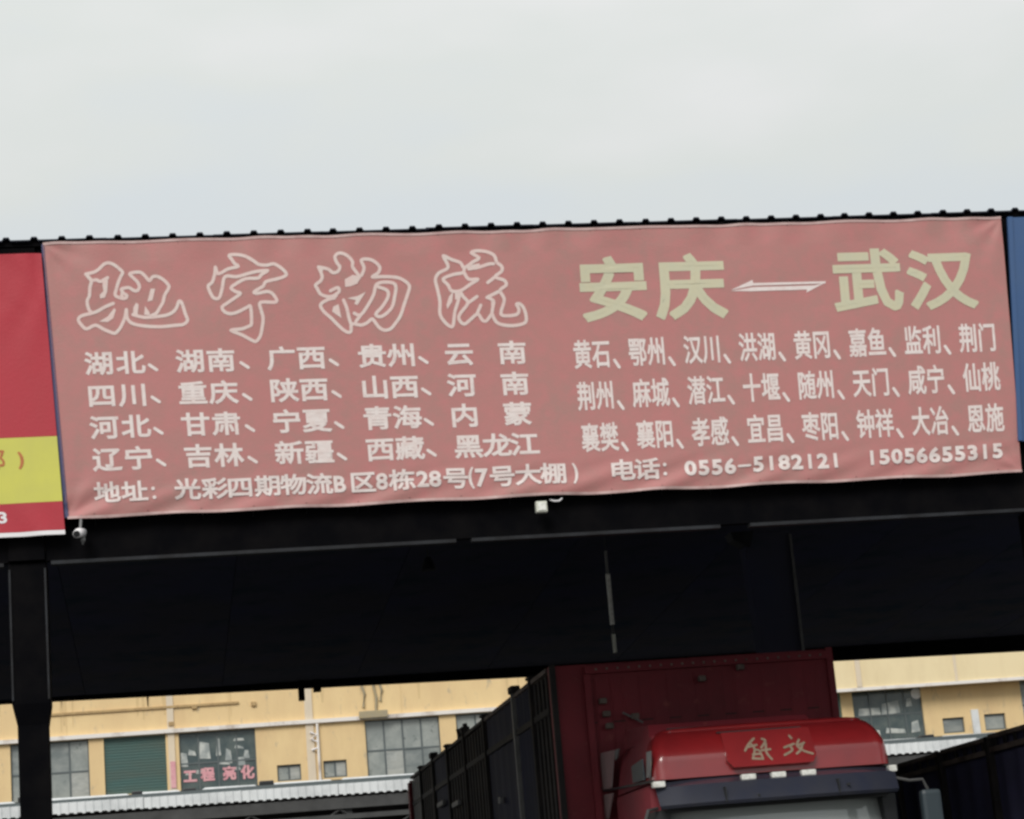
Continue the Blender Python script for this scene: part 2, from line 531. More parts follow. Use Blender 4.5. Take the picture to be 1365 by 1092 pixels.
def wr(u, v):
    """wrinkles of the hung vinyl, metres towards the viewer; u right, v up, 0..1"""
    U, V = u * 9.0, v * 2.5
    d = 0
    d += .010 * math.sin(U * .9 + .6) * math.sin(V * 1.25) + .006 * math.sin(U * 2.1 + V * 1.3)
    # pulls along the lower edge
    k = max(0, 1 - V / .36)
    amp = .35 + .65 * (math.sin(U * 1.1 + 2.0) * .5 + .5)
    d += .0125 * k ** 1.2 * amp * math.sin((U * .80 - V * 3.4) * 6.3 + 1.2 * math.sin(U * 2.2))
    d += .005 * k * math.sin((U * 1.9 - V * 5.) * 6.3 + 2 * math.sin(U * 1.1))
    d += .0035 * math.sin(U * 4.7 + V * 2.2 + 1.5 * math.sin(U * 1.3)) * (.4 + .6 * abs(V - 1.25) / 1.25)
    d += .004 * math.sin((U - V * .7) * 2.9 + 2 * math.sin(V * 1.7)) * math.exp(-((V - 2.1) / .5) ** 2)
    k = max(0, 1 - (2.5 - V) / .20)
    d += .010 * k * math.sin(U * 11 + 1.7 * math.sin(U * 2.9))
    # fans at the corners
    for cu, cv, a0 in ((0, 0, 0), (0, 2.5, 1), (9, 2.5, 2), (9, 0, 3)):
        du, dv = abs(U - cu), abs(V - cv)
        r = math.hypot(du, dv)
        if r < 1.0:
            th = math.atan2(dv, du + 1e-6)
            d += .008 * math.sin(th * 9 + a0) * (1 - r) ** 2 * min(1, r * 6)
    return d


def edge_wave(u, v):
    """the hems run a little uneven between the ties"""
    U = u * 9
    return .006 * math.sin(U * 5.5) * (1 - v) ** 6 * -1 + .004 * math.sin(U * 7) * v ** 8


def bp(u, v, lift=0):
    p = (TL * (1 - u) + TR * u) * v + (BL * (1 - u) + BR * u) * (1 - v)
    return Vector((p.x, YB - lift - wr(u, v), p.z + edge_wave(u, v)))


# surface point from the picture position on the banner plane, in banner coordinates
def px_uv(x, y):
    p = at(x, y, YB)
    v = .5
    for _ in range(6):
        l_ = BL + (TL - BL) * v; r_ = BR + (TR - BR) * v
        u = (p.x - l_.x) / (r_.x - l_.x)
        b_ = BL + (BR - BL) * u; t_ = TL + (TR - TL) * u
        v = (p.z - b_.z) / (t_.z - b_.z)
    return u, v


def on_banner(x, y, lift):
    u, v = px_uv(x, y)
    return bp(u, v, lift)


ban = thing('pink_banner', 'long faded pink vinyl banner with white place names and phone numbers on the shed', 'banner', (TL.x, YB, BL.z))
nu, nv = 420, 120
mb = MB()
mb.v = [tuple(bp(i / nu, j / nv)) for j in range(nv + 1) for i in range(nu + 1)]
mb.f = [(j * (nu + 1) + i, j * (nu + 1) + i + 1, (j + 1) * (nu + 1) + i + 1, (j + 1) * (nu + 1) + i) for j in range(nv) for i in range(nu)]
mb.build('sheet', 'banner', ban, smooth=True)
# hems
hm = MB()
for v0, v1, s in ((-.006, .004, 0), (.994, 1.004, 0)):
    n = 300
    top = [bp(i / n, v1, .005) for i in range(n + 1)]
    bot = [bp(i / n, v0, .005) for i in range(n + 1)]
    hm.add(top + bot, [(i, i + 1, n + 2 + i, n + 1 + i) for i in range(n)])
hm.build('hem', 'hem', ban)
# dark backing sheet that shows at the left side
hb = MB()
pts = [at(60, 330, YB + .06), at(1335, 300, YB + .06), at(1340, 600, YB + .06), at(88, 686, YB + .06)]
o1 = [(pts[0].x + .0, YB + .055, pts[0].z), (pts[1].x, YB + .055, pts[1].z), (pts[2].x, YB + .055, pts[2].z), (pts[3].x, YB + .055, pts[3].z)]
o2 = [(a, b + .012, c) for a, b, c in o1]
hb.hexa(o1, o2).build('backing', 'steel_dark', ban)
sb = MB()
n = 40
L1, L2 = [], []
for i in range(n + 1):
    t = i / n
    p = bp(0, 1 - t, 0)
    wd = .026 + .05 * min(1, t * 1.6)
    L1.append((p.x - wd * .55, YB + .02, p.z)); L2.append((p.x + .01, YB - .006 - wr(0, 1 - t), p.z))
sb.add(L1 + L2, [(i, i + 1, n + 2 + i, n + 1 + i) for i in range(n)])
sb.build('side_strip', 'navy_edge', ban)
# ties
tm = MB()
for k in range(19):
    u = (k + .5) / 19
    for v, s in ((.01, -1), (.992, 1)):
        p = bp(u, v, .006)
        q = Vector((p.x + random.uniform(-.02, .02), YF - .03, p.z + s * .075))
        tm.tube([p, q], .0035, 4)
tm.build('tie_cords', 'black', ban, kind='stuff')

# --- outlined calligraphy heading
CAL = [
 ((90, 340, 8.03), [
  ([(195,210),(290,185),(340,150),(390,100),(440,85),(490,100),(540,135),(590,185),(570,230),(545,290),(525,360),(510,430),(560,460),(620,465),(635,435),(600,410),(575,370),(610,355),(660,350),(700,375),(740,385),(770,345),(750,290),(710,250),(665,205),(700,188),(780,185),(830,225),(875,275),(910,235),(960,230),(1020,260),(1080,320),(1080,360),(1040,430),(1020,510),(985,570),(950,625),(900,650)], False),
  ([(700,640),(820,670),(940,662),(1060,645),(1130,610),(1170,560),(1190,500),(1215,500),(1240,560),(1260,630),(1285,700),(1240,745),(1150,755),(1000,770),(850,765),(720,745),(660,710),(635,660),(630,585),(620,650),(600,710),(560,790),(510,840),(460,830),(380,795),(300,755),(220,790),(180,785),(120,710),(130,670),(180,645),(270,625),(330,600),(400,560),(490,520)], False),
  ([(262,620),(230,590),(210,500),(235,440),(240,350),(255,280),(195,210)], False),
  ([(215,235),(260,275),(310,270),(350,288),(400,262),(430,245)], False)],
  [[(375,290),(435,250),(425,400),(400,460),(350,470),(345,430),(385,390),(375,330)], [(500,570),(518,590),(490,680),(430,720),(340,715),(430,660)], [(735,510),(762,530),(750,635),(700,650),(705,560)], [(890,360),(938,360),(910,485),(855,500)], [(830,545),(875,610),(885,650),(820,640)], [(575,380),(600,440),(625,460),(560,445)]]),
 ((265, 330, 8.4), [
  ([(340,85),(430,80),(530,105),(620,160),(670,195),(760,205),(840,190),(920,235),(980,300),(950,335),(870,360),(750,390),(720,440),(620,500),(650,520),(760,500),(820,520),(870,590),(850,620),(690,620),(695,700),(720,800),(700,950),(680,1010),(640,1055),(590,1040),(480,980),(360,930),(480,915),(570,880),(590,850),(580,670),(540,675),(440,725),(360,745),(290,725),(260,670),(320,625),(400,570),(465,520),(420,500),(360,460),(400,420),(520,355),(660,350),(700,310),(770,265),(640,275),(520,305),(420,330),(320,320),(280,350),(265,440),(240,540),(215,575),(165,565),(130,510),(105,430),(150,390),(180,290),(185,220),(205,290),(250,285),(330,240),(440,215),(400,180),(365,130)], True)],
  [[(165,215),(205,215),(225,290),(180,290)]]),
 ((415, 330, 9.1), [
  ([(85,240),(140,250),(210,270),(260,310),(320,295),(345,240),(310,190),(285,120),(320,75),(380,75),(450,115),(500,180),(500,240),(570,335)], False),
  ([(610,340),(640,250),(605,160),(680,145),(760,170),(830,240),(810,310),(740,360),(860,355),(1020,360),(1110,390),(1190,460),(1170,560),(1130,680),(1080,830),(1020,920),(960,990),(880,1005),(810,960),(740,870),(680,915),(600,945),(490,930),(480,1020),(430,1030),(350,970),(240,860),(150,780),(110,700),(190,640),(280,615)], False),
  ([(300,590),(200,600),(110,570),(70,500),(50,460),(110,410),(130,350),(85,240)], False),
  ([(390,640),(430,740),(460,870),(485,940)], False),
  ([(520,800),(600,820),(700,680),(760,560),(790,450),(900,420),(1020,450),(1010,600),(970,740),(850,840),(780,810),(860,720),(930,600),(920,520),(810,480)], False),
  ([(600,820),(540,900)], False), ([(270,590),(335,540),(320,490),(230,530)], False), ([(540,430),(590,350)], False)],
  [[(265,720),(330,690),(365,860),(250,780)], [(405,390),(500,335),(570,350),(560,440),(470,475),(410,480)], [(430,620),(560,590),(660,540),(560,700),(520,690),(540,640)], [(90,240),(150,250),(120,340)]]),
 ((570, 325, 9.1), [
  ([(190,145),(290,190),(400,230),(445,290),(550,220),(625,170),(530,110),(600,85),(720,95),(810,140),(840,220),(900,270),(900,330),(820,400),(930,440),(955,500),(880,560),(920,640),(930,700),(890,850),(980,870),(1090,850),(1110,790),(1080,730),(1130,730),(1180,800),(1200,930),(1130,975),(1000,990),(860,965),(805,900),(780,850),(720,930),(670,930),(630,870),(600,850),(520,920),(440,975),(380,910),(400,840),(490,720),(430,640),(395,590),(370,700),(330,830),(310,990),(270,1000),(200,940),(150,850),(150,700),(120,550),(95,430),(140,350),(240,300),(240,240)], True),
  ([(445,290),(430,350),(320,370),(190,425),(250,500),(290,570),(400,570),(520,490),(610,430),(500,430),(445,350)], False),
  ([(500,305),(620,285),(740,245),(800,240)], False), ([(730,470),(820,400)], False), ([(720,650),(800,690),(790,780),(780,850)], False),
  ([(720,650),(880,570)], False), ([(490,720),(600,640)], False), ([(600,850),(645,745)], False)],
  [[(310,580),(300,700),(240,795),(228,740),(260,640)], [(330,580),(410,580),(380,665),(335,680)], [(470,270),(630,235),(640,280),(500,320)], [(770,690),(820,680),(800,820),(775,830)]]),
]
for (ox, oy, sc), lines, fills in CAL:
    pr_ = Print(on_banner)
    for pts, closed in lines:
        pr_.stroke([(ox + a / sc, oy + b / sc) for a, b in pts], 4.5, closed)
    for pts in fills:
        q = [(ox + a / sc, oy + b / sc) for a, b in pts]
        pr_.poly(q, [tuple(range(len(q)))])
    pr_.build('outlined_character', 'print_outline', ban)


# --- printed characters
def put(pr_, s, cx, cy, w, h, slope, bold, string=False, shear=.086):
    bx = bbox2(glyph(s)[0]) if string else REF
    def fx(a, b):
        return (cx + a * w - b * h * shear, cy + a * w * slope - b * h)
    if string:
        asp = (w / h) / ((bx[1] - bx[0]) / (bx[3] - bx[2]))
    pr_.glyph(s, fx, bold, bx)


for s, cx, cy, w, h in (('安', 817.5, 387, 80, 77), ('庆', 920.5, 384, 80, 78), ('武', 1156, 375.5, 78, 75), ('汉', 1254.5, 374.5, 78, 72)):
    pr_ = Print(on_banner)
    put(pr_, s, cx, cy, w, h, -.03, .036)
    pr_.build('route_character', 'print_khaki', ban)
pr_ = Print(on_banner)
pr_.poly([(974, 387), (1003, 373.5), (1004, 377.5), (1101, 375), (1100, 378), (1004, 381)], [(0, 1, 2, 5), (2, 3, 4, 5)])
pr_.poly([(974, 388.2), (1004, 383), (1085, 380.5), (1100, 377), (1075, 390), (1076, 386), (1000, 388.5)], [(0, 1, 6), (1, 2, 5, 6), (2, 3, 4, 5)])
pr_.build('double_arrow', 'print_white', ban)
cols = [(132, 0), (174, 0), (205, 1), (253.5, 0), (294.5, 0), (327, 1), (375, 0), (415, 0), (446, 1), (496, 0), (535.6, 0), (565.4, 1), (612, 0), (683, 0)]
rowsL = ['湖北、湖南、广西、贵州、云南', '四川、重庆、陕西、山西、河南', '河北、甘肃、宁夏、青海、内蒙', '辽宁、吉林、新疆、西藏、黑龙江']
yL = [485.6, 528.8, 571, 613.7]
for r, s in enumerate(rowsL):
    pr_ = Print(on_banner)
    sl_ = -.028 - .003 * r
    for i, ch in enumerate(s):
        if r == 3 and i >= 12:
            x = (624.7, 663, 700)[i - 12] - 11
        else:
            x = cols[i][0]
        x += 3.6 * r
        y = yL[r] + sl_ * (x - 132)
        if ch == '、':
            pr_.stroke([(x - 6, y + 3.5), (x + 4, y + 10)], 4.2, smooth=False)
        else:
            put(pr_, ch, x, y, 33, 28, sl_, .034)
    pr_.build('line_of_provinces', 'print_white', ban)
rowsR = ['黄石鄂州汉川洪湖黄冈嘉鱼监利荆门', '荆州麻城潜江十堰随州天门咸宁仙桃', '襄樊襄阳孝感宜昌枣阳钟祥大冶恩施']
for r, s in enumerate(rowsR):
    pr_ = Print(on_banner)
    x0, y0 = ((776.8, 472.9), (782, 528.4), (787.5, 583.8))[r]
    sl_ = (-.0404, -.0465, -.048)[r]
    for i, ch in enumerate(s):
        x = x0 + (i // 2) * 73.3 + (i % 2) * 25
        y = y0 + sl_ * (x - x0)
        put(pr_, ch, x, y, 20.5, 34.5, sl_, .025)
        if i % 2 and i < 15:
            pr_.stroke([(x + 17.5, y + 8), (x + 24, y + 17.5)], 4.0, smooth=False)
    pr_.build('line_of_towns', 'print_white', ban)
pr_ = Print(on_banner, .0055)
for ch, x, y in (('地', 143, 657), ('址', 179.5, 656), ('光', 250, 653), ('彩', 286.5, 651.5), ('四', 320, 650), ('期', 357, 648.4), ('物', 391.5, 647), ('流', 426, 645.6),
                 ('区', 483.5, 643), ('栋', 536, 641), ('号', 607.5, 638), ('号', 669.5, 635.2), ('大', 704, 633.8), ('棚', 738, 632)):
    put(pr_, ch, x, y, 30, 25, -.04, .036)
for s, x, y, w, h in (('B', 453, 645, 14, 20), ('8', 509, 642, 14, 20), ('28', 571.5, 639.3, 31, 20), ('(', 628, 637, 6, 27), ('7', 642, 636.6, 15, 22), (')', 767, 631, 6, 26)):
    put(pr_, s, x, y, w, h, -.04, .05 if s not in '()' else .03, string=True)
for x, y in ((204, 652), (206, 664)):
    pr_.disc(x, y, 2.7, 2.7)
pr_.build('address_line', 'print_white', ban)
pr_ = Print(on_banner, .0065)
for ch, x, y in (('电', 829.6, 627), ('话', 862.7, 626)):
    put(pr_, ch, x, y, 29.5, 25.5, -.045, .034)
for x, y in ((886, 620), (887, 632)):
    pr_.disc(x, y, 2.6, 2.6)
for s, xa, ya, xb, yb in (('0556', 911.5, 624.7, 982, 621), ('5182121', 1002, 620, 1121.7, 613.2), ('15056655315', 1153.8, 611.2, 1337.7, 601.4)):
    sl_ = (yb - ya) / (xb - xa)
    put(pr_, s, (xa + xb) / 2, (ya + yb) / 2, xb - xa, 20.5, sl_, .045, string=True) if False else None
    n = len(s)
    step = (xb - xa) / n
    for i, ch in enumerate(s):
        x = xa + step * (i + .5)
        b0, b1 = bbox2(glyph('0')[0]), bbox2(glyph(ch)[0])
        w_ = step * .78 * (b1[1] - b1[0]) / (b0[1] - b0[0])
        put(pr_, ch, x, ya + sl_ * (x - xa), w_, 18, sl_, .045 if ch == '1' else .065, string=True)
pr_.stroke([(984.5, 621.5), (999.5, 620.7)], 3.2, smooth=False)
pr_.build('telephone_line', 'print_white', ban)

# ------------------------------------------------------------------ red and yellow banner at the left
YR = YB - .01
def rp(x, y, lift=0):
    p = at(x, y, YR)
    return Vector((p.x, YR - lift - .008 * math.sin(p.x * 3 + p.z * 2) - .012 * max(0, 1 - math.hypot(p.x + .85, p.z - 7.85) / 1.1) * math.sin(math.atan2(p.z - 7.9, p.x + .7) * 16) - .010 * max(0, 1 - (p.z - 5.3) / .35) * math.sin(p.x * 17 + p.z * 9), p.z))
rb = thing('red_and_yellow_banner', 'bright red banner with a yellow band and white lower edge, left of the pink banner', 'banner', (-1.2, YR, 5.3))
def rsheet(name, m, ya, yb_, xa=-520, lift=0):
    """ya, yb_: y of the band at its right end, top and bottom"""
    mb_ = MB(); n1, n2 = 90, 14
    def edge(y): return 55 + (y - 338) * (87 - 55) / (712 - 338)
    for j in range(n2 + 1):
        y = ya + (yb_ - ya) * j / n2
        xe = edge(y)
        slope = -.022 - .038 * (y - 338) / 374
        for i in range(n1 + 1):
            x = xa + (xe - xa) * i / n1
            mb_.v.append(tuple(rp(x, y + slope * (x - xe), lift)))
    mb_.f = [(j * (n1 + 1) + i, j * (n1 + 1) + i + 1, (j + 1) * (n1 + 1) + i + 1, (j + 1) * (n1 + 1) + i) for j in range(n2) for i in range(n1)]
    return mb_.build(name, m, rb, smooth=True)
rsheet('red_field', 'red_vinyl', 338, 581)
rsheet('yellow_band', 'yellow_vinyl', 581.2, 668)
rsheet('lower_red_band', 'red_vinyl', 668.2, 706)
rsheet('white_hem', 'white_vinyl', 706.2, 712)
pr_ = Print(lambda x, y, l: rp(x, y, l))
put(pr_, '部', -8, 614, 26, 25, -.05, .02)
put(pr_, ')', 28, 614, 5.5, 21, -.05, .05, string=True)
pr_.build('band_lettering', 'red_print', rb)
pr_ = Print(lambda x, y, l: rp(x, y, l))
put(pr_, '3', 3.5, 690.5, 10, 14, -.05, .05, string=True)
pr_.build('number_lettering', 'white_vinyl', rb)

# ------------------------------------------------------------------ blue banner at the right
bb = thing('blue_banner', 'plain blue banner whose left edge shows right of the pink banner', 'banner', (8.3, YB, 5.6))
mb = MB()
a, b = at(1344.5, 290, YB), at(1359, 588, YB)
n1, n2 = 60, 30
for j in range(n2 + 1):
    t = j / n2
    for i in range(n1 + 1):
        s = i / n1
        xx = a.x + (b.x - a.x) * t + 8.9 * s
        mb.v.append((xx, YB - .01 * math.sin(xx * 3 + t * 5), a.z + (b.z - a.z) * t))
mb.f = [(j * (n1 + 1) + i, j * (n1 + 1) + i + 1, (j + 1) * (n1 + 1) + i + 1, (j + 1) * (n1 + 1) + i) for j in range(n2) for i in range(n1)]
mb.build('sheet', 'blue_vinyl', bb, smooth=True)
mb = MB()
mb.hexa([(a.x - .018, YB - .02, a.z), (a.x + .03, YB - .022, a.z), (a.x + .03, YB + .01, a.z), (a.x - .018, YB + .01, a.z)],
        [(b.x - .018, YB - .02, b.z), (b.x + .022, YB - .022, b.z), (b.x + .022, YB + .01, b.z), (b.x - .018, YB + .01, b.z)]).build('side_hem', 'blue_vinyl', bb)

# ------------------------------------------------------------------ small fittings on the girder
p = at(107, 712, 18.75)
sc_o = thing('security_camera', 'small white security camera hanging under the lower left corner of the pink banner', 'camera', p)
MB().tube([(p.x + .012, 18.92, p.z + .20), (p.x + .012, 18.80, p.z + .17), (p.x, 18.77, p.z + .04)], .012, 8).build('bracket', 'pale_steel', sc_o)
MB().tube([(p.x + .02, 18.83, p.z + .03), (p.x - .01, 18.74, p.z + .01), (p.x - .025, 18.66, p.z - .015)], [.036, .042, .036], 12).build('housing', 'white_vinyl', sc_o, smooth=True)
MB().tube([(p.x - .025, 18.655, p.z - .015), (p.x - .03, 18.64, p.z - .02)], .028, 12).build('lens', 'black', sc_o)
MB().tube([(p.x + .03, 18.80, p.z + .0), (p.x + .02, 18.79, p.z - .05), (p.x + .015, 18.8, p.z - .085)], [.012, .02, .006], 8).build('cable_gland', 'pale_steel', sc_o)
p = at(721, 676, 18.78)
jb = thing('cream_floodlight', 'small square cream lamp box hanging under the middle of the pink banner', 'lamp', p)
MB().bbox(p.x - .05, p.x + .05, 18.73, 18.80, p.z - .055, p.z + .045, .008).build('housing', 'cream_plastic', jb)
MB().box(p.x - .035, p.x + .035, 18.722, 18.731, p.z - .04, p.z + .03).build('lens', 'lamp_white', jb)
MB().tube([(p.x, 18.80, p.z + .04), (p.x, 18.93, p.z + .06)], .01, 6).build('bracket', 'black', jb)
q = at(742, 667, 18.8)
hk = thing('white_hook', 'tiny white hook beside the cream lamp box under the pink banner', 'hook', q)
MB().tube([(q.x - .05, 18.86, q.z + .02), (q.x - .02, 18.80, q.z - .006), (q.x + .02, 18.79, q.z - .008), (q.x + .05, 18.80, q.z + .015)], .008, 6).build('hook', 'white_vinyl', hk)

hr = thing('hanging_pole', 'thin pale pole hanging from the shed roof above the truck box', 'pole', (5.127, 24, 7.4))
def rod(z0, z1, r, m, nm):
    MB().tube([(5.127, 24, z0), (5.127 + (z1 - z0) * .003, 24, z1)], r, 8).build(nm, m, hr)
rod(5.80, 7.55, .006, 'black', 'cord')
rod(5.56, 5.83, .016, 'pale_steel', 'upper_joint')
rod(4.98, 5.56, .026, 'lamp_white', 'pale_tube')
rod(4.87, 4.98, .016, 'black', 'lower_joint')
rod(4.66, 4.87, .022, 'cream_plastic', 'tip')
lp = at(571, 752, 24)
dl = thing('round_ceiling_lamp', 'small dark round lamp under the shed roof left of the hanging pole', 'lamp', (lp.x, 24, lp.z))
MB().tube([(lp.x, 24, lp.z - .07), (lp.x, 24, lp.z), (lp.x, 24, lp.z + .08)], [.09, .07, .03], 14).build('shade', 'steel_lip', dl)
MB().tube([(lp.x, 24, lp.z + .08), (lp.x, 24, zr(24) - .02)], .01, 6).build('stem', 'black', dl)

# ------------------------------------------------------------------ yellow building
YY = 80.0
yb = thing('yellow_building', 'long yellow rendered building with a white ledge and steel windows behind the sheds', 'building', (5, YY, 0))
BX0, BX1 = -20.3, 56.5
units = [-7.2, 5.5, 18.18, 30.85, 43.5]
# openings at the upper floor (x0, x1, z0, z1, kind)
ops = []
for u in units:
    ops += [(u - 4.75, u - 2.0, 7.80, 9.90, 'win'), (u + 2.0, u + 4.75, 7.80, 9.90, 'win'),
            (u - 1.28, u - .42, 7.92, 8.50, 'small'), (u + .40, u + 1.25, 7.92, 8.54, 'small')]
for u in (-.82, 24.55, 37.2, -13.5, 49.8):
    ops.append((u - 1.1, u + 1.1, 7.86, 9.90, 'shut'))
ops.append((10.87, 13.07, 7.86, 9.90, 'pane2'))
ops.sort()
# wall with real openings: strips between
wm = MB()
wm.box(BX0, BX1, YY, YY + 12, 9.98, 12.4)
wm.box(BX0, BX1, YY, YY + 12, 0, 7.80)
xs = BX0
DEP = .35
for a, b, z0, z1, k in ops:
    if a > xs: wm.box(xs, a, YY, YY + DEP, 7.80, 9.98)
    if z0 > 7.81: wm.box(a, b, YY, YY + DEP, 7.80, z0)
    wm.box(a, b, YY, YY + DEP, z1, 9.98)
    xs = b
wm.box(xs, BX1, YY, YY + DEP, 7.80, 9.98)
wm.build('wall', 'yellow', yb)
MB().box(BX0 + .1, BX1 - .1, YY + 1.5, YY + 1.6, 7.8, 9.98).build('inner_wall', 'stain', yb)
MB().box(BX0 - .3, BX1 + .3, YY - .3, YY + 12.3, 12.4, 12.7).build('roof', 'pilaster', yb)
MB().box(BX0, 25.2, YY - .16, YY - .003, 9.92, 10.06).build('ledge', 'ledge', yb)
for u in (.50, 5.5, 10.55 - 5 + 8.3):
    pass
for x0, x1, m_, pr2 in ((.36, .60, 'pilaster', .05), (5.33, 5.62, 'pilaster', .06), (18.0, 18.3, 'pilaster', .06), (-12.2, -11.95, 'pilaster', .05)):
    MB().box(x0, x1, YY - pr2, YY - .002, 0, 9.918).build('pilaster', m_, yb)
    MB().box(x0, x1, YY - pr2, YY - .002, 10.062, 12.3).build('pilaster', m_, yb)
# projecting parapet at the right
MB().box(25.3, BX1, YY - .75, YY - .004, 9.72, 12.2).build('projecting_parapet', 'cream', yb)
MB().box(25.25, BX1, YY - .80, YY - .752, 9.68, 9.80).build('parapet_edge', 'ledge', yb)
MB().box(26.1, 26.3, YY - .80, YY - .752, 9.82, 11.2).build('parapet_pilaster', 'pilaster', yb)
MB().box(30.0, 30.12, YY - .77, YY - .752, 9.82, 11.2).build('parapet_joint', 'pilaster', yb)
rs = random.Random(11)
for i in range(26):
    x_ = rs.uniform(-6, 24); w_ = rs.uniform(.03, .12); h_ = rs.uniform(.25, 1.0)
    MB().add([(x_ - w_, YY - .006, 11.6), (x_ + w_, YY - .006, 11.6), (x_ + w_ * .3, YY - .006, 11.6 - h_ - .4), (x_ - w_ * .3, YY - .006, 11.6 - h_ - .4)], [(0, 1, 2, 3)]).build('rain_streak', 'streak', yb)
for x_ in (-3.2, 2.6, 8.9, 14.5, 21.0):
    MB().box(x_ - .012, x_ + .012, YY - .008, YY - .003, 10.07, 12.3).build('render_joint', 'streak', yb)
# conduit, rusty brackets, stains, downpipe
p0, p1 = at(66, 948, YY - .1), at(318, 936, YY - .1)
MB().box(p0.x, p1.x, YY - .07, YY - .004, p1.z - .05, p1.z + .035).build('conduit', 'rust', yb)
for x_, y_ in ((259, 942), (338, 938), (228, 965)):
    p = at(x_, y_, YY - .1)
    MB().bbox(p.x - .09, p.x + .09, YY - .10, YY - .004, p.z - .08, p.z + .08, .02).build('bracket', 'rust', yb)
p = at(502, 935, YY - .05)
for x_, y_, w_, h_ in ((484, 925, .10, .5), (500, 930, .12, .75), (507, 920, .07, .4)):
    p = at(x_, y_, YY)
    MB().tube([(p.x - w_, YY - .05, p.z + h_), (p.x + .04, YY - .06, p.z), (p.x - .03, YY - .05, p.z - h_)], .05, 6).build('cable', 'stain', yb)
p = at(496, 952, YY)
MB().bbox(p.x - .5, p.x + .55, YY - .30, YY - .162, 9.95, 10.22, .03).build('cable_tray', 'stain', yb)
MB().tube([(5.75, YY - .12, 7.5), (5.75, YY - .12, 9.9)], .05, 8).build('downpipe', 'ledge', yb)
q = MB()
q.tube([(5.48, YY - .13, 9.6), (5.72, YY - .14, 9.5), (5.50, YY - .13, 9.35), (5.76, YY - .14, 9.22), (5.74, YY - .13, 9.02), (5.5, YY - .13, 8.95)], .035, 6).build('loose_wire', 'white_vinyl', yb)


def window(a, b, z0, z1, nx, nz, dark=False, split=.47, small=False):
    y = YY + .12
    fm = MB()
    t = .045
    fm.box(a, b, y - .03, y + .03, z0, z0 + t * 1.3).box(a, b, y - .03, y + .03, z1 - t * 1.3, z1)
    fm.box(a, a + t, y - .028, y + .028, z0 + .06, z1 - .06).box(b - t, b, y - .028, y + .028, z0 + .06, z1 - .06)
    fr = fm.build('window_frame', 'frame', yb)
    xs_ = [a + (b - a) * i / nx for i in range(nx + 1)]
    zs_ = [z0, z0 + (z1 - z0) * split, z1] if nz == 2 else [z0, z1]
    bars = MB()
    for x_ in xs_[1:-1]:
        bars.box(x_ - .03, x_ + .03, y - .024, y + .024, z0 + .05, z1 - .05)
    if nz == 2:
        bars.box(a + .03, b - .03, y - .019, y + .019, zs_[1] - .03, zs_[1] + .03)
    if bars.v: bars.build('glazing_bars', 'frame', fr)
    for i in range(nx):
        for j in range(len(zs_) - 1):
            s = random.uniform(-.012, .012)
            pm = MB()
            X_0, X_1 = xs_[i] + .02, xs_[i + 1] - .02
            Z_0, Z_1 = zs_[j] + .02, zs_[j + 1] - .02
            pm.hexa([(X_0, y + .002, Z_0), (X_1, y + .002 + s * .4, Z_0), (X_1, y + .008 + s * .4, Z_0), (X_0, y + .008, Z_0)],
                    [(X_0, y + .002 + s, Z_1), (X_1, y + .002 + s * 1.4, Z_1), (X_1, y + .008 + s * 1.4, Z_1), (X_0, y + .008 + s, Z_1)])
            pm.build('pane', 'pane_dark' if dark else random.choice(('pane', 'pane', 'pane_b', 'pane_c')), fr)
    return fr


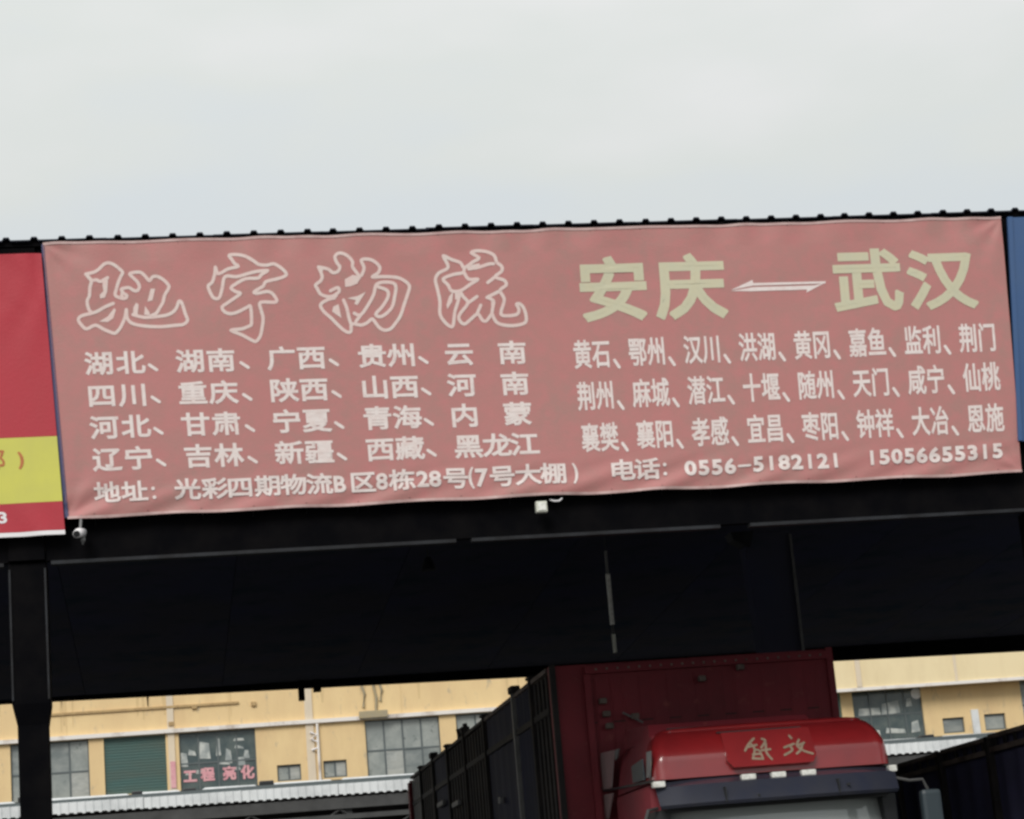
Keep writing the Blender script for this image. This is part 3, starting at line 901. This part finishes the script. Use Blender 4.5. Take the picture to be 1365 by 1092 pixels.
for a, b, z0, z1, k in ops:
    if k == 'win':
        dk = (0 < a < 2) or (25 < a < 30)
        window(a, b, z0, z1, 4, 2, dk, .47 if a > -6 else .45)
        if dk:
            rnd = random.Random(int(a * 10))
            shapes = ([(.9, 8.95, .3, .5), (1.65, 9.25, .42, .6), (2.15, 9.3, .18, .6), (2.5, 9.0, .25, .5), (2.95, 8.75, .3, .3), (1.05, 8.45, .25, .12), (1.6, 8.48, .6, .14), (2.75, 8.5, .35, .12), (2.9, 9.3, .35, .12), (2.9, 9.55, .4, .10), (1.2, 9.2, .3, .2), (2.35, 8.75, .4, .10), (3.15, 9.0, .22, .3)]
                      if a < 5 else [(26.75, 8.95, .9, .28), (27.6, 9.0, .75, .42), (26.75, 8.15, .7, .3), (27.7, 8.2, .8, .2), (28.5, 8.25, .35, .4), (28.35, 9.2, .25, .3)])
            for cx, cz, w_, h_ in shapes:
                k_ = rnd.uniform(-.1, .1)
                gm = MB().hexa([(cx - w_ / 2, YY + .105, cz - h_ / 2), (cx + w_ / 2, YY + .105, cz - h_ / 2 + k_ * .5), (cx + w_ / 2, YY + .112, cz - h_ / 2 + k_ * .5), (cx - w_ / 2, YY + .112, cz - h_ / 2)],
                        [(cx - w_ / 2 + .05, YY + .105, cz + h_ / 2), (cx + w_ / 2 - .04, YY + .105, cz + h_ / 2 + k_), (cx + w_ / 2 - .04, YY + .112, cz + h_ / 2 + k_), (cx - w_ / 2 + .05, YY + .112, cz + h_ / 2)])
                gm.build('reflected_shape', 'window_reflection', yb)  # pale patches stand in for sky and buildings reflected in the glass
            if a > 20:
                MB().tube([(28.68, YY + .108, 9.52), (28.68, YY + .085, 9.52)], .21, 20).build('round_vent', 'white_sheet', yb)
    elif k == 'small':
        window(a, b, z0, z1, 2 if a < 20 else 1, 1)
    elif k == 'pane2':
        window(a, b, z0, z1, 3, 2)
    else:
        sm = MB()
        nsl = 20
        for i in range(nsl):
            za = z0 + (z1 - z0) * i / nsl; zb_ = z0 + (z1 - z0) * (i + 1) / nsl
            sm.add([(a, YY + .08, za), (b, YY + .08, za), (b, YY + .105, za + .018), (a, YY + .105, za + .018), (a, YY + .08, zb_), (b, YY + .08, zb_)],
                   [(0, 1, 2, 3), (3, 2, 5, 4)])
        sm.add([(a, YY + .11, z0), (b, YY + .11, z0), (b, YY + .11, z1), (a, YY + .11, z1)], [(0, 1, 2, 3)])
        sm.build('roller_shutter', 'shutter', yb)
# pink lettering on the dark window
wp_ = (lambda x, y, l: Vector((at(x, y, YY + .095).x, YY + .095 - l, at(x, y, YY + .095).z)))
for ch, x, y in (('工', 253.5, 1035), ('程', 277, 1032.5), ('亮', 306, 1031), ('化', 330, 1029.5)):
    pr_ = Print(wp_)
    put(pr_, ch, x, y, 15, 16, -.06, .055, shear=.05)
    pr_.build('window_lettering', 'pink', yb)
p = at(231, 1030, YY - .08)
MB().box(p.x - .09, p.x + .09, YY - .075, YY - .052, p.z - .55, p.z + .4).build('pink_notice', 'pink', yb)
MB().box(26.9, 26.9 + .01, YY, YY + .1, 8, 8.02)
p = at(1301, 967, YY - .05)
MB().box(p.x - .14, p.x + .14, YY - .12, YY - .004, 7.7, p.z + .6).build('white_downpipe', 'white_sheet', yb)

# ------------------------------------------------------------------ low white-edged shed in front of it
YW = 55.0
ws = thing('low_white_shed', 'low shed with a white corrugated roof edge in front of the yellow building', 'shed', (5, YW, 0))
zt = at(300, 1053.5, YW).z
zb2 = at(300, 1067.5, YW).z
WX0, WX1 = -22, 40
fn = None
pw = .20
k = 0
x = WX0
while x < WX1:
    if fn is None:
        mb = MB()
        pr3 = []
        for i in range(12):
            a = i * pw
            pr3 += [(a, 0), (a + .09, 0), (a + .115, -.022), (a + .175, -.022)]
        pr3.append((12 * pw - .006, 0))
        n = len(pr3)
        # a fold of roof sheet hung over the edge: face plus a flat top running back
        A = [(x + a, YW + b, zt) for a, b in pr3]
        B = [(x + a, YW + b, zb2 + (0 if b == 0 else -.03)) for a, b in pr3]
        C_ = [(x + a, YW + 9, zt + .5 - b) for a, b in pr3]
        mb.add(A + B + C_, [(i, i + 1, n + i + 1, n + i) for i in range(n - 1)] + [(i, i + 1, 2 * n + i + 1, 2 * n + i) for i in range(n - 1)])
        fn = mb.build('roof_sheet', 'white_sheet', ws)
    else:
        dup(fn, ws, (x - WX0, random.uniform(-.01, .01), random.uniform(-.015, .012) - (x - WX0) * .0015))
    x += 12 * pw
    k += 1
# loose pale boards and dark blocks lying along the roof edge
cx = WX0
rr = random.Random(5)
while cx < WX1:
    w_ = rr.uniform(1.0, 2.3)
    z0 = zt + .02 - (cx - WX0) * .0015
    MB().hexa([(cx, YW + .12, z0 + .05), (cx + w_, YW + .12, z0 + .045), (cx + w_, YW + .5, z0 + .05), (cx, YW + .5, z0 + .05)],
              [(cx + .12, YW + .15, z0 + .125), (cx + w_ - .1, YW + .15, z0 + .11), (cx + w_ - .1, YW + .5, z0 + .12), (cx + .12, YW + .5, z0 + .12)]).build('edge_board', 'white_sheet', ws)
    if rr.random() < .7:
        MB().bbox(cx + w_ + .02, cx + w_ + rr.uniform(.2, .42), YW + .1, YW + .35, z0 + .02, z0 + rr.uniform(.14, .24), .03).build('ballast_block', 'black', ws)
    cx += w_ + rr.uniform(.1, .6)
MB().box(WX0, WX1, YW + .03, YW + .09, zt - .09, zt + .055).build('edge_gutter', 'frame', ws)
zc = zb2 - .10
MB().box(WX0, WX1, YW + .05, YW + .14, zc - .30, zc - .02).build('edge_beam', 'grey_steel', ws)
MB().box(WX0, WX1, YW + .05, YW + .14, zc - .56, zc - .44).build('lower_chord', 'grey_steel', ws)
br = None
for i in range(int((WX1 - WX0) / 2.2)):
    xa = WX0 + i * 2.2
    mb = MB().tube([(xa, YW + .10, zc - .32), (xa + 1.1, YW + .10, zc - .98)], .025, 4)
    mb.tube([(xa + 1.1, YW + .10, zc - .98), (xa + 2.2, YW + .10, zc - .32)], .025, 4)
    if br is None:
        br = mb.build('lattice_brace', 'grey_steel', ws); xa0 = xa
    else:
        dup(br, ws, (xa - xa0, 0, 0))
MB().box(WX0, WX1, YW + .05, YW + .14, zc - 1.08, zc - .98).build('bottom_chord', 'grey_steel', ws)
for i in range(8):
    xa = WX0 + .5 + i * 8.7
    MB().box(xa - .12, xa + .12, YW + .18, YW + .42, 0, zc - .05).build('column', 'grey_steel', ws)
MB().box(WX0, WX1, YW + 8.8, YW + 9.0, 0, zt + .75).build('back_wall', 'stake', ws)
for s in (WX0, WX1 - .1):
    MB().box(s, s + .1, YW + .5, YW + 8.7, 0, zt - .1).build('end_wall', 'stake', ws)

# ------------------------------------------------------------------ red truck with trailer
YC = 20.6
tk = thing('red_truck', 'red lorry cab with a tall dark red box trailer, parked under the shed', 'truck', (5.87, YC, 0))
CX, HW = 5.875, 1.20
ZB, ZT = 2.985, 3.455


def fyt(t):
    return .05 * t if t < .36 else .018 + .27 * ((t - .36) / .64) ** 1.25


def fair(t, s):
    """roof fairing: t 0 bottom .. 1 top; s along the plan outline -1..1 (left rear .. front .. right rear)"""
    z = ZB + (ZT - ZB) * (1 - (1 - t) ** 1.25)
    y = YC + .02 + fyt(t)
    w = HW - .015 - .13 * t ** 2.6
    r = .11
    yr = 21.05
    side = yr - (y + r); arc = r * PI / 2; fr = w - r
    tot = side + arc + fr
    d = abs(s) * tot
    sg = 1 if s >= 0 else -1
    bul = .05
    if d < fr:
        return (CX + sg * d, y + bul * (d / w) ** 2, z)
    d -= fr
    if d < arc:
        a = d / r
        return (CX + sg * (w - r + r * math.sin(a)), y + bul * .7 + r - r * math.cos(a), z)
    d -= arc
    return (CX + sg * w, y + bul * .7 + r + d, z)


def loft(fn, nt_, ns):
    mb_ = MB()
    for j in range(nt_ + 1):
        for i in range(ns + 1):
            mb_.v.append(fn(j / nt_, -1 + 2 * i / ns))
    W_ = ns + 1
    mb_.f = [(j * W_ + i, j * W_ + i + 1, (j + 1) * W_ + i + 1, (j + 1) * W_ + i) for j in range(nt_) for i in range(ns)]
    mb_.f += [tuple(range(W_))[::-1]]
    # rounded top
    top = [Vector(mb_.v[nt_ * W_ + i]) for i in range(W_)]
    c = Vector((CX, 21.2, ZT))
    prev = nt_ * W_
    for q_, (k1, dz) in enumerate(((.985, .014), (.955, .026), (.90, .034), (.6, .05))):
        st = len(mb_.v)
        for p_ in top:
            v_ = c + (p_ - c) * k1
            mb_.v.append((v_.x, v_.y, p_.z + dz))
        mb_.f += [(prev + i, prev + i + 1, st + i + 1, st + i) for i in range(ns)]
        prev = st
    mb_.f.append(tuple(prev + i for i in range(W_)))
    return mb_


o = loft(fair, 14, 96).build('roof_fairing', 'truck_red', tk)
autosmooth(o, 35)
# sloping badge panel let into the fairing
XA, XB = 5.40, 6.29
def fy(z):   # front face y at height z in the middle
    t = 1 - (1 - min(1, max(0, (z - ZB) / (ZT - ZB)))) ** (1 / 1.25)
    return YC + .02 + fyt(t)
mb = MB()
zl_, zh_ = 3.045, 3.40
yl, yh = YC - .055, YC + .15
mb.add([(XA + .05, yl, zl_), (XB - .05, yl, zl_), (XB, yl + (yh - yl) * .197, zl_ + .07), (XB + .0, yh, zh_), (XA, yh, zh_), (XA, yl + (yh - yl) * .197, zl_ + .07),
        (XA + .05, yl + .12, zl_ - .0), (XB - .05, yl + .12, zl_), (XB, yh + .1, zl_ + .07), (XB, yh + .1, zh_ - .02), (XA, yh + .1, zh_ - .02), (XA, yh + .1, zl_ + .07)],
       [(0, 1, 2, 3, 4, 5), (0, 6, 7, 1), (1, 7, 8, 2), (2, 8, 9, 3), (3, 9, 10, 4), (4, 10, 11, 5), (5, 11, 6, 0)])
bpn = mb.build('badge_panel', 'truck_red', tk)
MB().box(XA - .02, XB - .06, fy(3.42) - .03, fy(3.42) + .05, 3.405, 3.418).build('vent_slot', 'black', tk)
def on_badge(x, y, l):
    p_ = at(x, y, YC + .15)
    t = (p_.z - zl_) / (zh_ - zl_)
    return Vector((p_.x, yl + (yh - yl) * t - l - .004, p_.z))
STR = ([(345,265),(260,350),(200,445)], [(290,340),(335,420),(290,565)], [(250,390),(370,360)], [(350,430),(400,450),(430,565)], [(300,500),(410,490)], [(300,560),(420,565)],
           [(455,270),(500,300),(430,400)], [(500,340),(490,470),(550,570)], [(430,440),(550,425)],
           [(840,225),(865,265)], [(745,400),(890,345)], [(830,380),(850,440),(735,510)], [(965,285),(925,370),(1030,330)], [(930,385),(1010,450),(1125,490)], [(1010,340),(970,430),(905,490)])
for grp in (STR[:9], STR[9:]):
    pr_ = Print(on_badge)
    for st in grp:
        pr_.stroke([(970 + a / 10.5, 960 + b / 10.5) for a, b in st], 3.1)
    pr_.build('badge_lettering', 'gilt', bpn)

# cab shell below the fairing
cab = MB()
cab.bbox(CX - HW, CX + HW, YC + .32, 22.55, 1.05, 2.975, .06)
cb = cab.build('cab_body', 'box_red', tk); autosmooth(cb, 50)  # duller red than the fairing, so the flank's shade is in the colour
up_ = MB().hexa([(CX - HW + .02, 21.0, 2.98), (CX + HW - .02, 21.0, 2.98), (CX + HW - .02, 22.5, 2.98), (CX - HW + .02, 22.5, 2.98)],
              [(CX - HW + .10, 21.0, 3.44), (CX + HW - .14, 21.0, 3.44), (CX + HW - .14, 22.5, 3.40), (CX - HW + .10, 22.5, 3.40)])
up_.build('cab_roof', 'box_red', tk)
MB().hexa([(CX - 1.10, 21.12, 3.42), (CX + .62, 21.12, 3.42), (CX + .62, 22.4, 3.42), (CX - 1.10, 22.4, 3.42)],
          [(CX - 1.06, 21.30, 3.575), (CX + .56, 21.30, 3.575), (CX + .56, 22.4, 3.64), (CX - 1.06, 22.4, 3.64)]).build('roof_deflector', 'box_red', tk)
MB().box(CX - .9, CX + .5, 21.20, 21.24, 3.50, 3.52).build('deflector_seam', 'black', tk)
# tinted visor over the windscreen
mb = MB()
seg = 16
rows = [(2.972, YC + .03, 1.19), (2.91, YC - .12, 1.20), (2.73, YC - .22, 1.19), (2.70, YC - .20, 1.18)]
for z, y, w in rows:
    for i in range(seg + 1):
        s = -1 + 2 * i / seg
        mb.v.append((CX + s * w, y + .16 * abs(s) ** 4, z))
for z, y, w in rows[::-1]:
    for i in range(seg + 1):
        s = -1 + 2 * i / seg
        mb.v.append((CX + s * w * .99, y + .16 * abs(s) ** 4 + .03, z))
W_ = seg + 1
mb.f = [(j * W_ + i, j * W_ + i + 1, (j + 1) * W_ + i + 1, (j + 1) * W_ + i) for j in range(7) for i in range(seg)]
mb.f += [tuple(j * W_ for j in range(8)), tuple(j * W_ + seg for j in range(8))[::-1]]
vis = mb.build('sun_visor', 'visor', tk); autosmooth(vis, 30)
for x_ in (5.30, 6.42):
    MB().box(x_ - .006, x_ + .006, YC - .222, YC - .1, 2.72, 2.86).build('visor_rib', 'black', vis)
for x_, z_ in ((5.62, 2.76), (6.52, 2.80)):
    MB().tube([(x_, YC - .225, z_), (x_, YC - .17, z_)], .012, 8).build('visor_bolt', 'black', vis)
MB().box(CX - 1.1, CX + 1.1, YC + .05, YC + .35, 2.672, 2.90).build('windscreen_header', 'black', tk)
for x_ in (5.573, 5.872, 6.172):
    l_ = MB().bbox(x_ - .072, x_ + .072, YC - .10, YC - .02, 2.918, 2.972, .012).build('marker_lamp', 'lamp_white', tk)
MB().bbox(4.70 - .06, 4.70 + .06, YC - .05, YC + .05, 2.91, 2.968, .012).build('marker_lamp', 'lamp_white', tk)
MB().bbox(7.02, 7.10, YC + .02, YC + .12, 2.90, 2.965, .015).build('marker_lamp', 'lamp_white', tk)
# windscreen
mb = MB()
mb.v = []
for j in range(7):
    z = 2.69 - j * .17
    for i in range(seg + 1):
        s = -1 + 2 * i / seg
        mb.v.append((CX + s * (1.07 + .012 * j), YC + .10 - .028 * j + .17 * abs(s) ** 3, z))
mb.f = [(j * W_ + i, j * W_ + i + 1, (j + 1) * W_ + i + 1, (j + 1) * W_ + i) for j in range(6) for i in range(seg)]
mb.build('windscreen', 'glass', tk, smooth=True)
for s in (-1, 1):
    MB().hexa([(CX + s * 1.14, YC - .02 + .12, 1.55), (CX + s * 1.22, YC + .02 + .12, 1.55), (CX + s * 1.22, YC + .4, 1.55), (CX + s * 1.14, YC + .4, 1.55)],
              [(CX + s * 1.06, YC + .10, 2.70), (CX + s * 1.205, YC + .12, 2.70), (CX + s * 1.205, YC + .5, 2.70), (CX + s * 1.06, YC + .5, 2.70)]).build('windscreen_pillar', 'black', tk)
w_ = MB().tube([(6.95, YC - .02, 1.62), (6.4, YC + .01, 2.0)], .012, 6).build('wiper', 'black', tk)
# nose, grille, bumper, lights
MB().bbox(CX - 1.18, CX + 1.18, YC - .12, YC + .3, 1.0, 1.52, .05).build('nose_panel', 'truck_red', tk)
for i in range(4):
    MB().box(CX - .7, CX + .7, YC - .15, YC - .125, 1.08 + i * .1, 1.13 + i * .1).build('grille_bar', 'black', tk)
MB().bbox(CX - 1.22, CX + 1.22, YC - .22, YC + .3, .35, .98, .06).build('bumper', 'truck_red', tk)
for s in (-1, 1):
    MB().bbox(CX + s * .95 - .2, CX + s * .95 + .2, YC - .25, YC - .1, .62, .85, .03).build('headlight', 'lamp_white', tk)
# left flank of the cab: door window, sleeper panel, seams; pale pieces stand in for reflections
xs = CX - HW - .004
def side(name, m_, pts, th=.012):
    P3 = [atx(x_, y_, xs) for x_, y_ in pts]
    n_ = len(P3)
    f_ = [(xs - th, p_.y, p_.z) for p_ in P3]; b_ = [(xs + .004, p_.y, p_.z) for p_ in P3]
    return MB().add(f_ + b_, [tuple(range(n_)), tuple(range(n_, 2 * n_))[::-1]] + [(i, (i + 1) % n_, (i + 1) % n_ + n_, i + n_) for i in range(n_)]).build(name, m_, tk)
side('sleeper_window', 'side_glass', [(802, 1004), (819, 1000), (816, 1050), (802, 1054)])
side('window_glint', 'pale_steel', [(821, 1000), (826, 998), (824, 1010), (821, 1014)])
side('door_panel', 'mirror', [(843, 1022), (857, 1012), (860, 1040), (845, 1044)])
side('body_seam', 'black', [(799, 1054), (872, 1040), (872, 1043), (799, 1057)])
side('pillar_glint', 'pale_steel', [(863, 1003), (868, 1001), (867, 1036), (863, 1037)])
side('lower_side_panel', 'side_glass', [(801, 1061), (818, 1057), (812, 1091), (801, 1094)])
MB().box(xs - .01, xs + .0, YC + .35, YC + 1.2, 1.75, 2.6).build('side_window', 'side_glass', tk)
# mirrors
for s, xa in ((1, CX + HW),):
    am = MB().tube([(xa - .05, YC + .1, 2.86), (xa + .12, YC - .02, 2.80), (xa + .24, YC - .05, 2.80), (xa + .28, YC - .05, 2.70)], .016, 8).build('mirror_arm', 'grey_steel', tk)
    MB().bbox(xa + .19, xa + .39, YC - .12, YC - .0, 2.15, 2.70, .04).build('mirror', 'mirror', tk, smooth=False)
am = MB().tube([(xs + .02, YC + .1, 2.72), (xs - .10, YC - .02, 2.70), (xs - .14, YC - .03, 2.6)], .016, 8).build('mirror_arm', 'grey_steel', tk)
MB().bbox(xs - .26, xs - .08, YC - .12, YC, 2.05, 2.60, .04).build('mirror', 'black', tk)
# wheels and chassis
def wheel(x_, y_, parent_=None):
    t_ = MB().tube([(x_ - .14, y_, .52), (x_ - .12, y_, .52), (x_ + .12, y_, .52), (x_ + .14, y_, .52)], [.48, .52, .52, .48], 24).build('wheel', 'rubber', parent_ or tk)
    MB().tube([(x_ - .15, y_, .52), (x_ + .15, y_, .52)], .28, 16).build('rim', 'pale_steel', t_)
for y_ in (21.4, 24.6, 25.9, 34.0, 35.2, 36.4):
    for s in (-1, 1):
        wheel(CX + s * 1.05, y_)
MB().box(CX - .5, CX - .35, 21.2, 36.9, .75, 1.0).build('chassis_rail', 'black', tk)
MB().box(CX + .35, CX + .5, 21.2, 36.9, .75, 1.0).build('chassis_rail', 'black', tk)

# trailer box
TX0, TX1, TY0, TY1 = 4.19, 7.345, 23.1, 37.0
TZ = 4.44
hb_ = MB()
hb_.box(TX0, TX1, TY0, TY0 + .10, 1.1, TZ)
head = hb_.build('headboard', 'box_red', tk)
rb_ = MB()
for i in range(9):
    a = TX0 + .50 + i * .31
    rb_.hexa([(a, TY0 - .014, 1.2), (a + .14, TY0 - .014, 1.2), (a + .17, TY0 - .002, 1.2), (a - .03, TY0 - .002, 1.2)], [(a, TY0 - .014, TZ - .16), (a + .14, TY0 - .014, TZ - .16), (a + .17, TY0 - .002, TZ - .16), (a - .03, TY0 - .002, TZ - .16)])
rb_.build('pressed_ribs', 'box_red', head)
MB().box(TX0 + .38, TX1 - .02, TY0 - .07, TY0 - .002, TZ - .11, TZ - .03).build('top_rail', 'box_red', head)
MB().box(TX0 + .36, TX0 + .43, TY0 - .08, TY0 - .045, 1.2, TZ - .12).build('corner_post', 'box_red', head)
MB().box(TX0 - .002, TX0 + .06, TY0 - .05, TY0 - .002, 1.2, TZ + .01).build('corner_post', 'stake', head)
MB().box(TX1 - .06, TX1 + .012, TY0 - .05, TY0 - .002, 1.2, TZ + .01).build('corner_post', 'box_red', head)
MB().box(TX0 + .9, TX1 - .5, TY0 - .10, TY0 - .045, 3.62, 3.66).build('cross_rail', 'box_red', head)
for x_, y_ in ((803, 935), (808, 952), (812, 968), (846, 955), (986, 890), (935, 905)):
    p = at(x_, y_, TY0 - .06)
    MB().bbox(p.x - .04, p.x + .04, TY0 - .12, TY0 - .042, p.z - .03, p.z + .03, .01).build('latch', 'dusty', head)
for k in range(3):
    z_ = 2.4 + k * .7
    MB().box(TX0 + .45, TX1 - .07, TY0 - .006, TY0 - .001, z_, z_ + .012).build('panel_seam', 'stake', head)
for k in range(22):
    x_ = TX0 + .5 + k * .12
    MB().bbox(x_ - .012, x_ + .012, TY0 - .082, TY0 - .071, TZ - .08, TZ - .056, .004).build('rivet', 'dusty', head)
p0, p1 = at(830, 950, TY0 - .1), at(857, 963, TY0 - .1)
MB().tube([p0, p1], .012, 6).build('hand_rail', 'pale_steel', head)
# side walls bay by bay
MB().box(TX1 - .06, TX1, TY0 + .104, TY1, 1.1, TZ - .03).build('right_wall', 'stake', tk)
MB().box(TX0 + .004, TX1 - .064, TY0 + .104, TY1, 1.05, 1.2).build('load_floor', 'stake', tk)
bays = [TY0 + .104, 24.3, 25.6, 28.1, 30.1, 32.0, 33.8, 35.5, TY1]
for k in range(len(bays) - 1):
    a, b = bays[k] + .05, bays[k + 1] - .05
    m_ = 'tarp' if k in (1, 2, 5) else ('pale_steel' if k == 7 else 'stake')
    zt_ = TZ - .05
    mb = MB()
    if m_ == 'tarp':
        n_ = 16
        for j in range(2):
            for i in range(n_ + 1):
                mb.v.append((TX0 + .02 + .02 * math.sin(i * 1.9 + j), a + (b - a) * i / n_, 1.2 if j == 0 else zt_ + .02))
        mb.f = [(i, i + 1, n_ + 2 + i, n_ + 1 + i) for i in range(n_)]
        mb.build('side_tarpaulin', m_, tk, smooth=True)
    else:
        n_ = max(4, int((b - a) / .26))
        mb.box(TX0 + .035, TX0 + .055, a, b, 1.2, zt_ + .02)
        pn = mb.build('side_panel', m_, tk)
        st = (b - a) / n_
        for i in range(n_):
            MB().box(TX0 + .0, TX0 + .033, a + st * (i + .3), a + st * (i + .7), 1.2, zt_ - .02).build('side_stake', m_, pn)
    MB().box(TX0 - .015, TX0 + .06, a - .02, b + .02, zt_ + .004, TZ + .0).build('top_rail', 'dusty' if k in (0, 1, 2) else 'stake', tk)
    MB().box(TX0 - .012, TX0 + .03, a, b, 3.95, 4.02).build('middle_rail', 'stake', tk)
for k, y in enumerate(bays[1:-1]):
    wht = abs(y - 25.6) < .01
    MB().box(TX0 - .035, TX0 + .06, y - (.035 if wht else .045), y + (.035 if wht else .045), 1.1, TZ + .01).build('side_post', 'pale_steel' if wht else 'stake', tk)
    MB().bbox(TX0 - .05, TX0 + .07, y - .12, y + .12, TZ + .014, TZ + (.10 if k % 2 else .05), .02).build('post_cap', 'stake', tk)
for y in (29.9, 30.6):
    MB().tube([(TX0 + .01, y, TZ), (TX0 - .01, y, TZ + .13)], .035, 6).build('tie_peg', 'stake', tk)
p = atx(666, 1067, TX0 - .05)
MB().bbox(TX0 - .06, TX0 - .016, p.y - .07, p.y + .07, p.z - .04, p.z + .04, .01).build('side_reflector', 'pale_steel', tk)
for x_ in (587, 607):
    p = atx(x_, 1072, TX0 - .05)
    MB().bbox(TX0 - .06, TX0 - .0, p.y - .35, p.y + .35, p.z - .035, p.z + .035, .01).build('side_latch', 'pale_steel', tk)
# rear door swung open, reddish frame
MB().box(TX0 - .02, TX0 + .05, TY1 + .002, TY1 + .08, 1.1, TZ - .06).build('rear_post', 'box_red', tk)
MB().box(TX0 - .06, TX0 - .022, TY1 - .10, TY1 + .08, 1.1, TZ - .1).build('door_edge', 'box_red', tk)
MB().box(TX0 + .06, TX1 - .06, TY1 + .002, TY1 + .06, 1.1, TZ - .06).build('rear_door', 'stake', tk)

# ------------------------------------------------------------------ second trailer at the right
RX, RY0, RY1, RZ = 9.2, 20.4, 33.0, 3.42
t2 = thing('dark_trailer', 'dark tarpaulin-sided trailer with a dusty brown top rail, right of the red truck', 'trailer', (10.4, RY0, 0))
def rzz(y): return 3.405 - (y - 22.4) * .0115
bays = [RY0 + i * 1.575 for i in range(9)]
for k in range(8):
    a, b = bays[k] + .04, bays[k + 1] - .04
    mb = MB(); n_ = 14
    for j, z in enumerate((1.2, 3.18)):
        for i in range(n_ + 1):
            mb.v.append((RX + .04 + .018 * math.sin(i * 1.4 + k + j), a + (b - a) * i / n_, z))
    mb.f = [(i, i + 1, n_ + 2 + i, n_ + 1 + i) for i in range(n_)]
    mb.build('side_tarpaulin', 'tarp_b', t2, smooth=True)
    MB().box(RX - .01, RX + .05, a, b, rzz(a) - .05, rzz(a)).build('top_rail', 'dusty', t2)
    MB().box(RX - .005, RX + .03, a, b, rzz(a) - .20, rzz(a) - .14).build('lower_rail', 'dusty', t2)
    for i in range(5):
        y = a + (b - a) * (i + .5) / 5
        MB().box(RX - .0, RX + .02, y - .03, y + .03, rzz(a) - .138, rzz(a) - .052).build('rail_strut', 'stake', t2)
for k, y in enumerate(bays):
    MB().box(RX - .03, RX + .06, y - .04, y + .04, 1.1, rzz(y) + .0).build('side_post', 'stake', t2)
mb = MB()
mb.hexa([(RX + .07, RY0, 1.05), (RX + 2.5, RY0, 1.05), (RX + 2.5, RY1, 1.05), (RX + .07, RY1, 1.05)],
        [(RX + .07, RY0, 3.405), (RX + 2.5, RY0, 3.405), (RX + 2.5, RY1, 3.27), (RX + .07, RY1, 3.27)]).build('load_box', 'tarp_b', t2)
for y_ in (22.0, 30.2, 31.4):
    for s in (.35, 2.2):
        x_ = RX + s
        t_ = MB().tube([(x_ - .14, y_, .52), (x_ - .12, y_, .52), (x_ + .12, y_, .52), (x_ + .14, y_, .52)], [.48, .52, .52, .48], 24).build('wheel', 'rubber', t2)
        MB().tube([(x_ - .15, y_, .52), (x_ + .15, y_, .52)], .28, 16).build('rim', 'pale_steel', t_)
for x_ in (RX + .9, RX + 1.6):
    MB().box(x_ - .07, x_ + .07, RY0 + .1, RY1 - .1, .75, 1.04).build('chassis_rail', 'black', t2)
